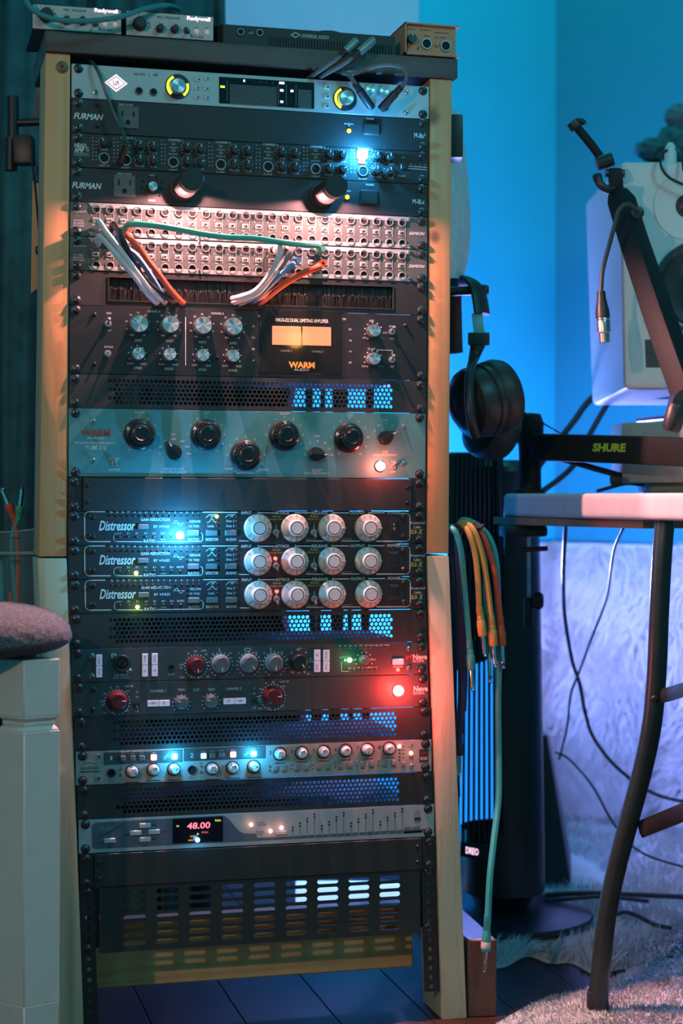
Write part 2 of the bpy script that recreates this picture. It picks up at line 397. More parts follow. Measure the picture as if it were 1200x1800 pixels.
class Panel:
    """a front panel whose details are placed by the photo's pixels on the panel's own plane"""
    def __init__(s, th, dx=0.0, dz=0.0, Y=0.0):
        s.t = th; s.dx = dx; s.dz = dz; s.Y = Y; s.ink = {}
    def P(s, px, py, p=0.0):
        v = W(px, py, s.Y-p); return Vector((v.x+s.dx, s.Y, v.z+s.dz))
    def S(s, px, py):
        a, b, c = W(px, py, s.Y), W(px+10, py, s.Y), W(px, py+10, s.Y)
        return (b.x-a.x)/10, (a.z-c.z)/10
    def inkmb(s, mt): return s.ink.setdefault(mt.name, (mt, MB()))[1]
    def T(s, txt, px, py, w=None, h=None, mt=None, shear=0.0, bold=0.0, rot=0, lift=0.0):
        g, f, asp = glyphs(txt, shear, bold); sx, sz = s.S(px, py); c = s.P(px, py, lift)
        if rot: sx, sz = sz, sx
        if w is None: wm = h*sz*asp
        else: wm = w*sx
        hm = h*sz if h is not None else wm/asp
        ca, sa = math.cos(R(rot)), math.sin(R(rot))
        v = []
        for x, y in g:
            x, y = x*wm, y*hm
            v.append((c.x+x*ca-y*sa, s.Y-.00035-lift, c.z+x*sa+y*ca))
        s.inkmb(mt or PRINT).add(v, f)
    def line(s, pts, w, mt=None):
        mb = s.inkmb(mt or PRINT); sx, _ = s.S(*pts[0]); hw = w*sx/2
        P = [s.P(*p) for p in pts]
        for a, b in zip(P, P[1:]):
            d = Vector((b.x-a.x, 0, b.z-a.z))
            if d.length < 1e-6: continue
            d.normalize(); n = Vector((-d.z, 0, d.x))*hw; a2, b2 = a-d*hw*.6, b+d*hw*.6
            y = Vector((0, -.0003, 0))
            mb.add([a2+n+y, a2-n+y, b2-n+y, b2+n+y], [(0,1,2,3)])
    def rect(s, px, py, w, h, mt=None, y=.0003):
        c = s.P(px, py); sx, sz = s.S(px, py); w *= sx/2; h *= sz/2; yy = s.Y-y
        s.inkmb(mt or PRINT).add([(c.x-w,yy,c.z-h),(c.x+w,yy,c.z-h),(c.x+w,yy,c.z+h),(c.x-w,yy,c.z+h)], [(0,1,2,3)])
    def disc(s, px, py, r, mt=None, r0=0, n=16, y=.0003):
        c = s.P(px, py); sx, _ = s.S(px, py); mb = s.inkmb(mt or PRINT); yy = s.Y-y
        o = [(c.x+math.cos(2*math.pi*k/n)*r*sx, yy, c.z+math.sin(2*math.pi*k/n)*r*sx) for k in range(n)]
        if r0:
            i = [(c.x+math.cos(2*math.pi*k/n)*r0*sx, yy, c.z+math.sin(2*math.pi*k/n)*r0*sx) for k in range(n)]
            mb.add(o+i, [(k, (k+1) % n, n+(k+1) % n, n+k) for k in range(n)])
        else: mb.add(o, [tuple(range(n))])
    def ticks(s, px, py, r, n, a0=-135, a1=135, ln=2.5, w=1.2, mt=None, dots=False, p=0):
        c = s.P(px, py, p); sx, _ = s.S(px, py); mb = s.inkmb(mt or PRINT); yy = s.Y-.0003
        for k in range(n):
            a = R(90-(a0+(a1-a0)*k/(n-1))); d = Vector((math.cos(a), 0, math.sin(a))); q = Vector((-d.z, 0, d.x))
            cc = Vector((c.x, yy, c.z)) + d*(r*sx); l, hw = (w if dots else ln)*sx/2, w*sx/2
            mb.add([cc-d*l-q*hw, cc-d*l+q*hw, cc+d*l+q*hw, cc+d*l-q*hw], [(0,1,2,3)])
    def nums(s, px, py, r, labels, a0=-135, a1=135, h=4, mt=None, p=0):
        n = len(labels); sx, sz = s.S(px, py)
        c = s.P(px, py, p)
        for k, lb in enumerate(labels):
            if lb == '': continue
            a = R(90-(a0+(a1-a0)*k/(n-1)))
            g, f, asp = glyphs(lb, 0, 0.0); hm = h*sz; wm = hm*asp
            x0, z0 = c.x+math.cos(a)*r*sx, c.z+math.sin(a)*r*sx
            s.inkmb(mt or PRINT).add([(x0+x*wm, s.Y-.00035, z0+y*hm) for x, y in g], f)
    def put(s, name, me, px, py, p=0.0, rot=0.0, parent=None, lab=None):
        # p: how far the visible face of the thing stands out of the panel
        o = put(name, me, parent or s.t, s.P(px, py, p), (0, R(rot), 0) if rot else None)
        if lab: o['label'] = lab
        return o
    def done(s, name='lettering'):
        for mt, mb in s.ink.values():
            tag(put(name, mb.mesh(name, mt, False, fix=False), s.t), kind='stuff')
        s.ink = {}

def offs(k):
    if k in OFFS: return OFFS[k]
    ks = sorted(OFFS); a = max(q for q in ks if q < k); b = min(q for q in ks if q > k)
    return OFFS[a]+(OFFS[b]-OFFS[a])*(k-a)/(b-a)
class Unit(Panel):
    def __init__(s, name, label, cat, k, n, mt, group=None, screws=True, panel=True, depth=0.24, smat=None, ref=None):
        s.k, s.n = k, n; s.zc = ZT-(k+n/2)*U; s.xc = offs(k+n/2)
        th = thing(name, label, cat, (s.xc, 0, s.zc), group)
        Panel.__init__(s, th)
        if ref: s.dx, s.dz = s.xc-ref.xc, s.zc-ref.zc
        s.x0, s.x1 = s.xc-.2413, s.xc+.2413; s.z0, s.z1 = s.zc-n*U/2+.0003, s.zc+n*U/2-.0003
        if panel:
            put('front_panel', MB().box(s.x0, s.x1, 0, .0032, s.z0, s.z1).mesh('front_panel', mt, True, bevel=.0005), th)
        if depth:
            put('chassis', MB().box(s.xc-.2185, s.xc+.2185, .0034, depth, s.z0+.0012, s.z1-.0012).mesh('chassis', BLACK, False), th)
        if screws:
            for sx in (-1, 1):
                for sz in (-1, 1):
                    put('rack_screw', screw_mesh(.0054, smat), th, (s.xc+sx*.2325, -.0001, s.zc+sz*(n*U/2-.0063)), (0, random.uniform(0, 1.5), 0))
# generic little pieces -------------------------------------------------
@mesh_cache
def led_mesh(r, mt): return MB().lathe([(r,0),(r,.0008),(r*.8,.0019),(r*.4,.0026),(0,.0028)], 12).mesh('led', mt)
@mesh_cache
def jack_mesh(r, ringm): return MB().lathe([(r,0),(r,.0016),(r*.92,.0022),(r*.76,.0022),(r*.72,.0012),(r*.68,.0004),(0,.0004)], 16, mis=[0,0,0,0,1,1]).mesh('jack', [ringm, HOLE])
@mesh_cache
def cyl_knob(r, h, body, top, nfl):
    mb = MB()
    mb.lathe([(r,0),(r,h*.12),(r*.97,h*.85),(r*.90,h),(r*.82,h*1.0),(0,h*.985)], 36 if not nfl else nfl, mis=[0,0,0,1,1])
    return mb.mesh('knob', [body, top])
@mesh_cache
def pointer_mesh(r0, r1, w, h, mt):
    return MB().prism([(-w/2, r0), (w/2, r0), (w/2, r1), (-w/2, r1)], -h-.0004, -h+.0003).mesh('pointer', mt, False)
@mesh_cache
def toggle_mesh(up, m1):
    mb = MB().lathe([(.0046,0),(.0046,.0018),(.0034,.0020),(.0034,.0038),(.0012,.004)], 12)
    d = Vector((0, -1, .45 if up else -.45)).normalized()
    mb.lathe([(.0011,.002),(.0011,.004),(.0019,.0125),(.0016,.0138),(0,.0142)], 10, ax=d)
    return mb.mesh('toggle_switch', m1)
@mesh_cache
def btn_mesh(w, h, d, mt, mt2=None):
    return MB().box(-w/2, w/2, -d, 0, -h/2, h/2).mesh('button', mt2 or mt, True, bevel=min(w, h)*.12)
# ------------------------------------------------------------------ silver audio interface, top slot
u = Unit('audio_interface', 'silver rack audio interface with two lime-ringed knobs in the top slot', 'audio interface', 0, 1, APSIL)
th = u.t
for x, y in ((169,162),(713,162.5),(713,198)): u.put('screw', screw_mesh(.0032, CHROME), x, y)
# backlit diamond logo
u.inkmb(PRINTK)
def diamond(cx, cy, a, b, mt, yy):
    u.inkmb(mt).add([tuple(u.P(cx+dx, cy+dy)+Vector((0, -yy, 0))) for dx, dy in ((-a,-a*.06),(0,-b),(a,a*.06),(0,b))], [(0,1,2,3)])
diamond(204,146,20,15.5,L_LOGO,.0003); diamond(204,146,16.5,12.2,PRINTK,.0005); u.done('logo_rim')
diamond(204,146,14.5,10.5,L_LOGO,.0008); u.done('logo')
u.Y = -.0008
u.line([(199,141.5),(199,148),(203,150),(204,142)],1.3,PRINTK); u.line([(205,149),(207,142),(209,150)],1.3,PRINTK); u.Y = 0
u.done('logo')
u.T('apollo  |  x8', 256, 131, 41, 6.5, PRINTK)
for x, y in ((244,160),(269.5,162)): u.put('jack', jack_mesh(.0052, GREYPLAS), x, y)
def ring_arc(a0, a1, r0, r1, mt, n=14):
    mb = MB(); y0, y1 = -.0024, -.0008
    for k in range(n):
        A = [R(a0+(a1-a0)*(k+q)/n) for q in (0, 1)]
        c = [(math.cos(a)*r, math.sin(a)*r) for a in A for r in (r0, r1)]
        mb.prism([c[0], c[1], c[3], c[2]], y0, y1)
    return mb.mesh('light_ring', mt)
base = MB().lathe([(.0165,0),(.0165,.0008),(.0160,.0012),(0,.0012)], 32).mesh('bezel', BLKPLAS)
bigk = MB().lathe([(.0098,0),(.0098,.014),(.0090,.0152),(0,.0152)], 32, mis=[0,1,1]).mesh('knob', [CHROME, KNOBMETAL])
b1 = u.put('bezel', base, 312, 152.5); put('light_ring', ring_arc(115, 230, .0115, .0150, L_RING), b1, WL[b1.name]); put('light_ring', ring_arc(-55, 20, .0115, .0150, L_RING), b1, WL[b1.name])
u.put('knob', bigk, 313, 151, .012)
b2 = u.put('bezel', base, 606, 174); put('light_ring', ring_arc(115, 245, .0115, .0150, L_RING), b2, WL[b2.name])
u.put('knob', bigk, 609, 171.5, .012)
for x, y in ((347,140),(363,138.5),(346,155),(362,156),(346,171),(363,172),(574,153.5),(573.5,170),(573,187)):
    u.put('button', btn_mesh(.0085, .0052, .0012, SILVER), x, y); u.disc(x+2, y, 1.6, PRINTK, y=.0014)
disp = u.put('display', MB().box(-.0645, .0645, -.0012, 0, -.0175, .0175).mesh('display', mat('display_glass', (.006,.007,.009), .12, 0, .1), True, bevel=.0006), 469, 163.5)
u.Y = -.0012
for i in range(16):
    yy = 150+i*2.2
    u.line([(404,yy-1.2),(486,yy+4.2)], .7, PRINTD); 
for i in range(15): u.line([(524, 158+i*2.2),(547,159.6+i*2.2)], .7, PRINTD)
for x in (399, 489, 503, 520): u.line([(x, 141+(x-399)*.07),(x, 178+(x-399)*.07)], .6, PRINTD)
u.rect(391,152.5,8,4,L_RING)
for x, y, w in ((429,142,3),(495,146,9),(495,159,6),(495,179,5),(513,160,5)): u.rect(x, y, w, 4, L_WHT)
for i in range(4): u.T(str(i+1), 446+i*11, 143.5+i*.8, None, 3, PRINTD)
u.Y = 0; u.done('display_marks')
for x, y in ((651,157),(675,160)): u.put('small_knob', cyl_knob(.0066, .013, CHROME, KNOBMETAL, 0), x, y, .012)
for x, y in ((652,186),(676,189)): u.put('jack', jack_mesh(.0058, GREYPLAS), x, y)
u.done()

# ------------------------------------------------------------------ two power conditioners with pull-out lamps
def outlet(u, cx, cy):
    mb = MB(); w, h = .0143, .0143; y = -.0016
    mb.box(-w, w, y, 0, -h, h)
    o = u.put('outlet', mb.mesh('outlet', mat('outlet_grey', (.10,.105,.10), .5), True, bevel=.0008), cx, cy)
    m2 = MB().box(-.0085, -.0062, y-.0003, y+.0002, .0005, .0080).box(.0062, .0085, y-.0003, y+.0002, .0012, .0075)
    m2.prism([(-.003, -.0095), (.003, -.0095), (.003, -.0055), (.0015, -.0035), (-.0015, -.0035), (-.003, -.0055)], y-.0003, y+.0002)
    put('socket_slots', m2.mesh('socket_slots', HOLE, False), o, WL[o.name])
u = Unit('power_conditioner', 'black power conditioner with one grey outlet, below the silver interface', 'power unit', 1, 1, BLACK, 'power conditioners')
u.T('FURMAN', 155.5, 205, 52, 11, PRINT, .25, .03); outlet(u, 224.5, 206.5)
u.T('FRONT OUTLET', 221.5, 184.5, 25, 3.6); u.T('M-8x²', 737.5, 238.5, 20, 9, PRINT, 0, .01)
u.T('PROTECTION', 613, 218, 16, 3); u.T('POWER', 650, 209, 14, 3); u.disc(613, 220.5, 1.1, PRINT)
u.put('protection_light', led_mesh(.0030, L_YEL), 613, 230)
u.put('power_switch', btn_mesh(.024, .016, .004, BLKPLAS), 652, 228)
for x, y in ((170,222),(170,184)): u.put('screw', screw_mesh(.0026), x, y)
u.done()
u = Unit('power_conditioner', 'black power conditioner with two pull-out lamp tubes above the patch bays', 'power unit', 3, 1, BLACK, 'power conditioners')
u.T('FURMAN', 152.5, 326.5, 52, 11, PRINT, .25, .03); outlet(u, 218.5, 327)
u.T('FRONT OUTLET', 219, 306, 25, 3.6); u.T('LIGHTS', 267, 308, 9, 3.2); u.T('DIMMER', 267, 352.5, 12, 3.4)
for k in range(8): u.ticks(268, 329, 19, 8, -140, 140, 2.4, 2.4, PRINT, True)
u.put('dimmer_knob', cyl_knob(.0066, .014, BLKPLAS, KNOBMETAL, 0), 269, 327, .014)
u.T('M-8Lx', 735.5, 354.5, 21, 8.5, PRINT, 0, .01); u.T('POWER', 650, 325, 14, 3); u.T('MAIN', 612, 336, 8, 3)
u.put('protection_light', led_mesh(.0030, L_YEL), 610, 346.5)
u.put('power_switch', btn_mesh(.026, .020, .004, BLKPLAS), 648, 347)
LAMPC = (1.0, 0.40, 0.38)
for bx, by in ((321, 333), (566, 344)):
    # lamp tube standing out of the panel, its slot turned down
    L, r = .078, .0150
    c = u.P(bx, by, 0.0)
    n = 28; mb = MB(); ys = [0, -.030, -.064, -.066, -L]
    lm = put('lamp_tube', MB().lathe([(r*1.14,0),(r*1.14,.004),(r,.0045),(r,.022),(r*.9,.0225),(0,.0225)], n).mesh('lamp_tube', BLKPLAS), u.t, c)
    put('lamp_cap', MB().lathe([(0,.0595),(r*.9,.0595),(r,.060),(r,L-.001),(r*.93,L),(0,L)], n).mesh('lamp_cap', BLKPLAS), lm, c)
    # half shell over the bulb, open below
    for k in range(n):
        a0, a1 = 2*math.pi*k/n, 2*math.pi*(k+1)/n; mid = (a0+a1)/2
        if -math.pi*.90 < (mid if mid < math.pi else mid-2*math.pi) < -math.pi*.10: continue
        P = [(math.cos(a)*q, math.sin(a)*q) for a in (a0, a1) for q in (r*.99, r*.86)]
        mb.prism([P[0], P[2], P[3], P[1]], -.060, -.0220)
    put('lamp_shade', mb.mesh('lamp_shade', BLKPLAS), lm, c)
    put('bulb', MB().lathe([(0,.024),(.0034,.025),(.0040,.029),(.0040,.054),(.0034,.058),(0,.059)], 16, c=(0,0,.0062)).mesh('bulb', glow('lamp_bulb', (1.0, .50, .48), 4)), lm, c)
    light('pull_out_lamp_light', 'SPOT', c+Vector((0, -.042, .0005)), LAMPC, 7.4, .0035, aim=c+Vector((0, -.042, -1)), angle=R(172), blend=.15, soft_falloff=5.0)
u.done()

# ------------------------------------------------------------------ six-channel headphone amplifier
u = Unit('headphone_amplifier', 'black headphone amplifier with six groups of small knobs and a bright blue light', 'headphone amplifier', 2, 1, BLACK)
u.T('HEAD', 141.5, 256, 21, 8, PRINT, 0, .03); u.T('AMP', 139, 264, 17, 8, PRINT, 0, .03); u.T('6', 154, 262, 7, 10, PRINTD, 0, .03)
for i in range(3): u.rect(143, 269+i*2.2, 27, 1.1, PRINTD)
mk = MB().lathe([(.0068,0),(.0068,.004),(.0052,.0045),(.0050,.011),(.0042,.0118),(0,.0118)], 20).mesh('knob', BLKPLAS)
mkp = pointer_mesh(.001, .0048, .0011, .0118, PRINT)
def mini(x, y, rot):
    u.ticks(x, y, 10.2, 11, -140, 140, 1.3, 1.3, PRINT, True, p=.009)
    k = u.put('knob', mk, x, y, .009, rot); put('pointer', mkp, k, WL[k.name])
def ledcol(x, y, dy):
    for i in range(7):
        for dx in (0, 6):
            u.rect(x+dx, y+i*dy, 2.4, 2.2, OFFRED if i == 0 and dx else PRINTD)
ledcol(163, 242, 6.4); mini(183, 249, -40); u.put('jack', jack_mesh(.0075, RINGMETAL), 183, 278); u.T('MASTER', 183, 263, 14, 3); u.T('DIRECT IN', 183, 291, 18, 3)
for c in range(6):
    x = 221+83.3*c; y = 279.5+3.9*c
    ledcol(x-20.5-(16 if c == 0 else 0)*0, y-36, 6.6)
    u.T('CHANNEL %d' % (c+1), x+4, y-37, 26, 4.2)
    u.T('MONO L', x+1, y-24, 15, 2.6); u.T('MONO R', x, y-12.5, 15, 2.6)
    u.put('button', btn_mesh(.0062, .0042, .002, GREYPLAS), x, y-29.5); u.put('button', btn_mesh(.0062, .0042, .002, GREYPLAS), x, y-18)
    u.put('jack', jack_mesh(.0075, RINGMETAL), x, y+2); u.T('Ω OUT', x, y+15, 14, 3)
    for i, (dx, dy, r) in enumerate(((25,-25,10),(49,-23,0),(25,0,5),(49,1.5,60 if c in (1,4) else 0))):
        mini(x+dx, y+dy, r)
        u.T(('BASS','TREBLE','BALANCE','LEVEL')[i], x+dx, y+dy+12.3, (9,13,16,11)[i], 2.6)
u.put('power_button', btn_mesh(.0075, .012, .003, BLKPLAS), 708, 291)
u.put('power_light', btn_mesh(.0072, .0042, .0012, L_RED), 708, 286.5)
u.T('ON', 708, 277, 6, 2.6); u.T('POWER', 706, 309.5, 13, 3)
u.line([(717,292),(750,294.6)], 1); u.line([(717,296),(750,298.6)], 1)
for i in range(4): u.T(str(i), 722+8*i, 289+i*.6, None, 3)
b = u.put('blue_light', MB().box(-.0068, .0068, -.006, 0, -.006, .006).mesh('blue_light', L_BLUE, True, bevel=.001), 637, 271, .004)
light('blue_indicator_light', 'POINT', WL[b.name]+Vector((0, -.022, 0)), (.03, .42, 1.0), .8, .004)
u.put('red_light', btn_mesh(.0085, .0062, .003, glow('pink_red_led', (1, .12, .34), 5)), 635, 284)
u.done()

# ------------------------------------------------------------------ two 48 point patch bays
def patchbay(k, label, ref=None):
    u = Unit('patch_bay', label, 'patch bay', k, 1, PATCHG, 'patch bays', ref=ref)
    sil = mat('patchbay_silver', (.42, .42, .41), .45, .3, .05, 200)
    x0, x1 = u.P(160, 360).x, u.P(721, 395).x; y0 = -.0010
    for z0, z1 in ((u.z1-.0066, u.z1-.0006), (u.z0+.0006, u.z0+.0060)):
        put('silver_band', MB().prism([(x0, z0), (x1, z0), (x1-.002, z1), (x0-.004, z1)], y0, -.0001).mesh('silver_band', sil, True, bevel=.0003), u.t)
    dim = .0231; xa = u.P(169, 368).x; xb = u.P(706.5, 393).x; st = (xb-xa)/23
    zt, zb, zs = u.zc+.0133, u.zc-.0146, u.zc-.0005
    jm = jack_mesh(.0058, RINGMETAL); mbw = MB(); mbd = MB()
    plate = MB().box(-.0042, .0042, -.0008, 0, -.0031, .0031).mesh('slide_switch', sil, True, bevel=.0004)
    slot = MB().box(-.0026, .0026, -.0010, -.0007, -.0013, .0013).box(-.0024, -.0004, -.0022, -.0007, -.0011, .0011, 1).mesh('switch_slot', [HOLE, GREYPLAS], False)
    for i in range(24):
        x = xa+st*i
        put('jack', jm, u.t, (x, -.0001, zt)); put('jack', jm, u.t, (x, -.0001, zb))
        p = put('slide_switch', plate, u.t, (x-.001, -.0001, zs)); put('switch_slot', slot, p, WL[p.name])
        mbw.box(x+.0042, x+.0050, -.0006, -.0001, zs-.006, zs+.0095)
        mbw.box(x-.0072, x-.0054, -.0004, -.0001, zs+.0052, zs+.0070).box(x-.0052, x-.0018, -.0004, -.0001, zs-.0068, zs-.0056)
    put('channel_marks', mbw.mesh('channel_marks', sil, False), u.t)
    u.T('S-patch', 141, 372, 22, 5.5, PRINT); u.T('plus', 136, 379.5, 9, 4, PRINTD)
    for i, t in enumerate(('48 POINT', 'BALANCED', 'PATCHBAY')): u.T(t, 138+i*.5, 387.5+i*4.6, 18+i, 3.2, PRINT)
    u.T('SAMSON', 732.5, 410.5, 28, 5.5, PRINT, .3, .03)
    for x, y in ((350,367),(350,417),(719,386),(719,432)): u.put('screw', screw_mesh(.0024, CHROME), x, y)
    u.done(); return u
pb1 = patchbay(4, 'upper of the two grey patch bays, right under the black lamp tubes')
pb2 = patchbay(5, 'lower of the two grey patch bays, above the brush panel', pb1)

# ------------------------------------------------------------------ brush panel
u = Unit('brush_panel', 'black cable-entry panel with a long bristle brush slot', 'cable panel', 6, 1, BLACK, panel=False, depth=0)
sx0, sx1 = u.P(191.5, 507).x, u.P(690, 525).x; sz0, sz1 = u.zc-.0148, u.zc+.0148
mb = MB().box(u.x0, sx0, 0, .0032, u.z0, u.z1).box(sx1, u.x1, 0, .0032, u.z0, u.z1).box(sx0, sx1, 0, .0032, sz1, u.z1).box(sx0, sx1, 0, .0032, u.z0, sz0)
put('front_panel', mb.mesh('front_panel', BLACK, False), u.t)
t_ = .0012
put('slot_frame', MB().box(sx0, sx1, -.0014, 0, sz1-.0001, sz1+t_).box(sx0, sx1, -.0014, 0, sz0-t_, sz0+.0001).box(sx0-t_, sx0, -.0014, 0, sz0-t_, sz1+t_).box(sx1, sx1+t_, -.0014, 0, sz0-t_, sz1+t_).mesh('slot_frame', CHAR, False), u.t)
br = MB(); x = sx0+.0005
while x < sx1-.0005:
    w = random.uniform(.0004, .0008); g = random.uniform(-.0012, .0012)
    for za, zb_ in ((sz1, u.zc+g), (sz0, u.zc+g)):
        yy = random.uniform(.004, .009)
        br.add([(x, yy, za), (x+w, yy, za), (x+w+random.uniform(-.001, .001), yy-.002, zb_), (x+random.uniform(-.001, .001), yy-.002, zb_)], [(0,1,2,3)])
    x += w*.62
tag(put('brush_bristles', br.mesh('brush_bristles', mat('bristle_black', (.022,.021,.022), .6), False, fix=False), u.t), kind='stuff')
put('bristle_backing', MB().box(sx0-.004, sx1+.004, .012, .016, sz0-.003, sz1+.003).mesh('bristle_backing', HOLE, False), u.t)

# ------------------------------------------------------------------ dual limiting amplifier with orange meters
u = Unit('limiting_amplifier', 'black two-space limiter with silver knobs and two glowing orange meters', 'limiter', 7, 2, mat('black_gloss_panel', (.018,.019,.022), .38, 0, .1, 200))
kb, ks = cyl_knob(.0118, .017, KNOBMETAL, KNOBMETAL, 0), cyl_knob(.0086, .015, KNOBMETAL, KNOBMETAL, 0)
nm = mat('knob_pointer_line', (.05,.05,.05), .5)
for x, y, big, ang, cap in ((245.5,568.6,1,-60,'INPUT'),(300,569.5,1,10,'OUTPUT'),(358,571.6,1,-20,'INPUT'),(412,573.4,1,-35,'OUTPUT'),
                       (244,621,0,0,'ATTACK'),(299,622.3,0,0,'RELEASE'),(357.4,623.8,0,0,'ATTACK'),(411,625,0,0,'RELEASE'),(659,581,0,30,'MIX'),(658.6,630.4,0,30,'SC HPF')):
    h = .017 if big else .015
    k = u.put('knob', kb if big else ks, x, y, h, ang); put('pointer', pointer_mesh(.004, .0108 if big else .0078, .0008, h, nm), k, WL[k.name])
    bx, by = x-3, y+2
    if big: u.nums(bx, by, 21, ['∞','36','30','24','18','12','6','0','48'], -150, 150, 3.2)
    elif x < 600: u.ticks(bx, by, 15.5, 7, -120, 120, 2, 2, PRINT, True); u.T('SLOW', bx-12, by+16, 11, 3.4); u.T('FAST', bx+12, by+17, 10, 3.4)
    else: u.ticks(bx, by, 15.5, 7, -140, 60, 2, 2, PRINT, True)
    if x < 600: u.T(cap, x-2, y+(30 if big else 26), 13 if big else 15, 4.2)
    else: u.T(cap, x-6, y-(17 if cap == 'MIX' else 17), 8 if cap == 'MIX' else 13, 3.6)
u.T('WET', 640, 594, 7, 3); u.T('DRY', 640, 644, 8, 3); u.T('FULL', 670, 594, 7, 3, PRINTD); u.T('300Hz', 670, 644, 9, 3, PRINTD)
for x, y, t in ((190.6,568.6,'LINK'),(190,621,'BYPASS')):
    u.put('toggle_switch', toggle_mesh(t == 'LINK', RINGMETAL), x, y, .004)
    u.T(t, x+1, y-18 if t == 'LINK' else y-11, 9 if t == 'LINK' else 15, 3.6)
u.T('IN', 192, 559, 5, 3); u.T('OUT', 192, 581, 8, 3)
for x, y in ((689.5,583),(689.5,632.5)): u.put('toggle_switch', toggle_mesh(True, RINGMETAL), x, y, .004)
u.T('STEREO', 689.5, 574, 12, 3); u.T('DUAL', 677, 585, 8, 3); u.T('M/S', 689, 595.5, 7, 3); u.T('OFF', 689, 644.5, 7, 3)
u.line([(662,615),(689,615.8),(689,625)], 1)
u.line([(326,558),(326,642)], 1.3); u.T('CHANNEL A', 270.5, 547.5, 22, 3.8); u.T('CHANNEL B', 382, 551, 22, 3.8)
for i, t in enumerate(('20','12','8','4')): u.T(t, 445, 573.5+i*20, 4.5, 3.4); 
for i, t in enumerate(('GR','+8','+4','OFF')): u.T(t, 615, 579+i*19.5, 5, 3.4)
u.T('METER', 458, 556, 10, 3.4); u.T('METER', 602, 561, 12, 3.6)
u.put('meter_window', MB().box(-.056, .056, -.0012, 0, -.0425, .0425).mesh('meter_window', mat('smoked_acrylic', (.012,.011,.012), .18, 0, .1), True, bevel=.0005), 529, 601)
u.Y = -.0012
for x, y in ((503.5,590),(556.5,591)):
    w = u.put('meter', MB().box(-.0197, .0197, -.0006, 0, -.0125, .0125).mesh('meter', L_ORG, True, bevel=.0005), x, y)
light('meter_backlight', 'AREA', u.P(530, 590.5)+Vector((0, -.006, 0)), (1.0, .36, .08), .16, .078, aim=u.P(530, 590.5)+Vector((0, -1, 0)), shape='RECTANGLE', size_y=.024)
light('meter_spill_light', 'POINT', u.P(530, 592)+Vector((0, -.035, 0)), (1.0, .40, .08), .11, .012)
u.T('WA76-D2 DUAL LIMITING AMPLIFIER', 530.5, 563.5, 93, 6.5, PRINT, 0, .01)
u.T('CHANNEL A', 503, 616.6, 20, 3.4, PRINTD); u.T('CHANNEL B', 557.5, 618, 20, 3.4, PRINTD)
u.T('WARM', 530, 641.5, 46, 11, L_ORGT, 0, .05); u.T('AUDIO', 530, 650, 26, 4.4, PRINT)
u.Y = 0
for x, y in ((166,553),(166,640),(381,629),(712,572)): u.put('screw', screw_mesh(.0024), x, y)
u.done()

# ------------------------------------------------------------------ perforated vent panels
def vent(k, label):
    u = Unit('vent_panel', label, 'vent panel', k, 1, BLACK, 'perforated vent panels', panel=False, depth=0)
    p, q = .00598, .00556; nx = 64; mb = MB(); y0, y1 = 0, .0014
    xs = u.xc-nx*p/2; zs = u.zc+3*q
    hr = .00252
    for r in range(6):
        z = zs-(r+.5)*q; sh = p*.5 if r % 2 else 0
        skip = 1 if r % 2 else 0
        for c in range(nx):
            cx = xs+sh+(c+.5)*p
            if c < skip: mb.box(cx-p/2, cx+p/2, y0, y1, z-q/2, z+q/2); continue
            ring(mb, cx, z, p/2, q/2, hr, hr, y0, y1)
        L_, R_ = xs+sh, xs+sh+nx*p
        mb.box(u.x0, L_, y0, y1, z-q/2, z+q/2).box(R_, u.x1, y0, y1, z-q/2, z+q/2)
    mb.box(u.x0, u.x1, y0, y1, zs, u.z1).box(u.x0, u.x1, y0, y1, u.z0, zs-6*q)
    put('perforated_plate', mb.mesh('perforated_plate', CHAR, False, fix=False), u.t)
    return u
vent(9, 'black perforated vent panel between the orange-metered limiter and the teal equalizer')
vent(16, 'black perforated vent panel under the three white-dial compressors')
vent(19, 'black perforated vent panel just above the silver eight-channel preamp')
vent(21, 'black perforated vent panel just below the silver eight-channel preamp')
# ------------------------------------------------------------------ teal tube equalizer
u = Unit('tube_equalizer', 'teal-grey two-space equalizer with large black fluted knobs', 'equalizer', 10, 2, TEALP)
def fluted(n, r0, r1, h0, h1):
    pts = []
    for k in range(n*2):
        a = math.pi*k/n; r = r0 if k % 2 else r1; pts.append((math.cos(a)*r, math.sin(a)*r))
    return pts
def bigknob():
    mb = MB().lathe([(.0200,0),(.0205,.001),(.0200,.004),(.0165,.0065),(.0150,.0068)], 40)
    pts = fluted(20, .0138, .0150, 0, 0)
    mb.prism(pts, -.022, -.0066)
    mb.lathe([(.0120,.0219),(.0105,.0228),(.0085,.0228),(.0078,.0222),(0,.0222)], 32)
    return mb.mesh('knob', BAKE)
kb = bigknob()
tri = MB().prism([(-.0026, .0188), (.0026, .0188), (0, .0138)], -.0080, -.0030).mesh('pointer', mat('white_arrow', (.7,.68,.68), .5), False)
for x, y, rot, cap in ((247,763,-65,'BOOST'),(364,764,-62,'CUT'),(434,800,0,''),(502,765,0,'BOOST'),(616,769,-75,'CUT')):
    k = u.put('knob', kb, x, y, .012, rot); put('pointer', tri, k, WL[k.name])
    bx, by = x-2, y+1
    u.nums(bx, by, 32.5, ['0','1','2','3','4','5','6','7','8','9','10'], -145, 145, 4)
    if cap: u.T(cap, x-1, y-38, 17 if cap == 'BOOST' else 9.5, 4.6)
u.T('SHARP', 403, 824, 16, 4); u.T('BROAD', 463, 825.5, 18, 4); u.T('BANDWIDTH', 431, 831.5, 31, 4.2)
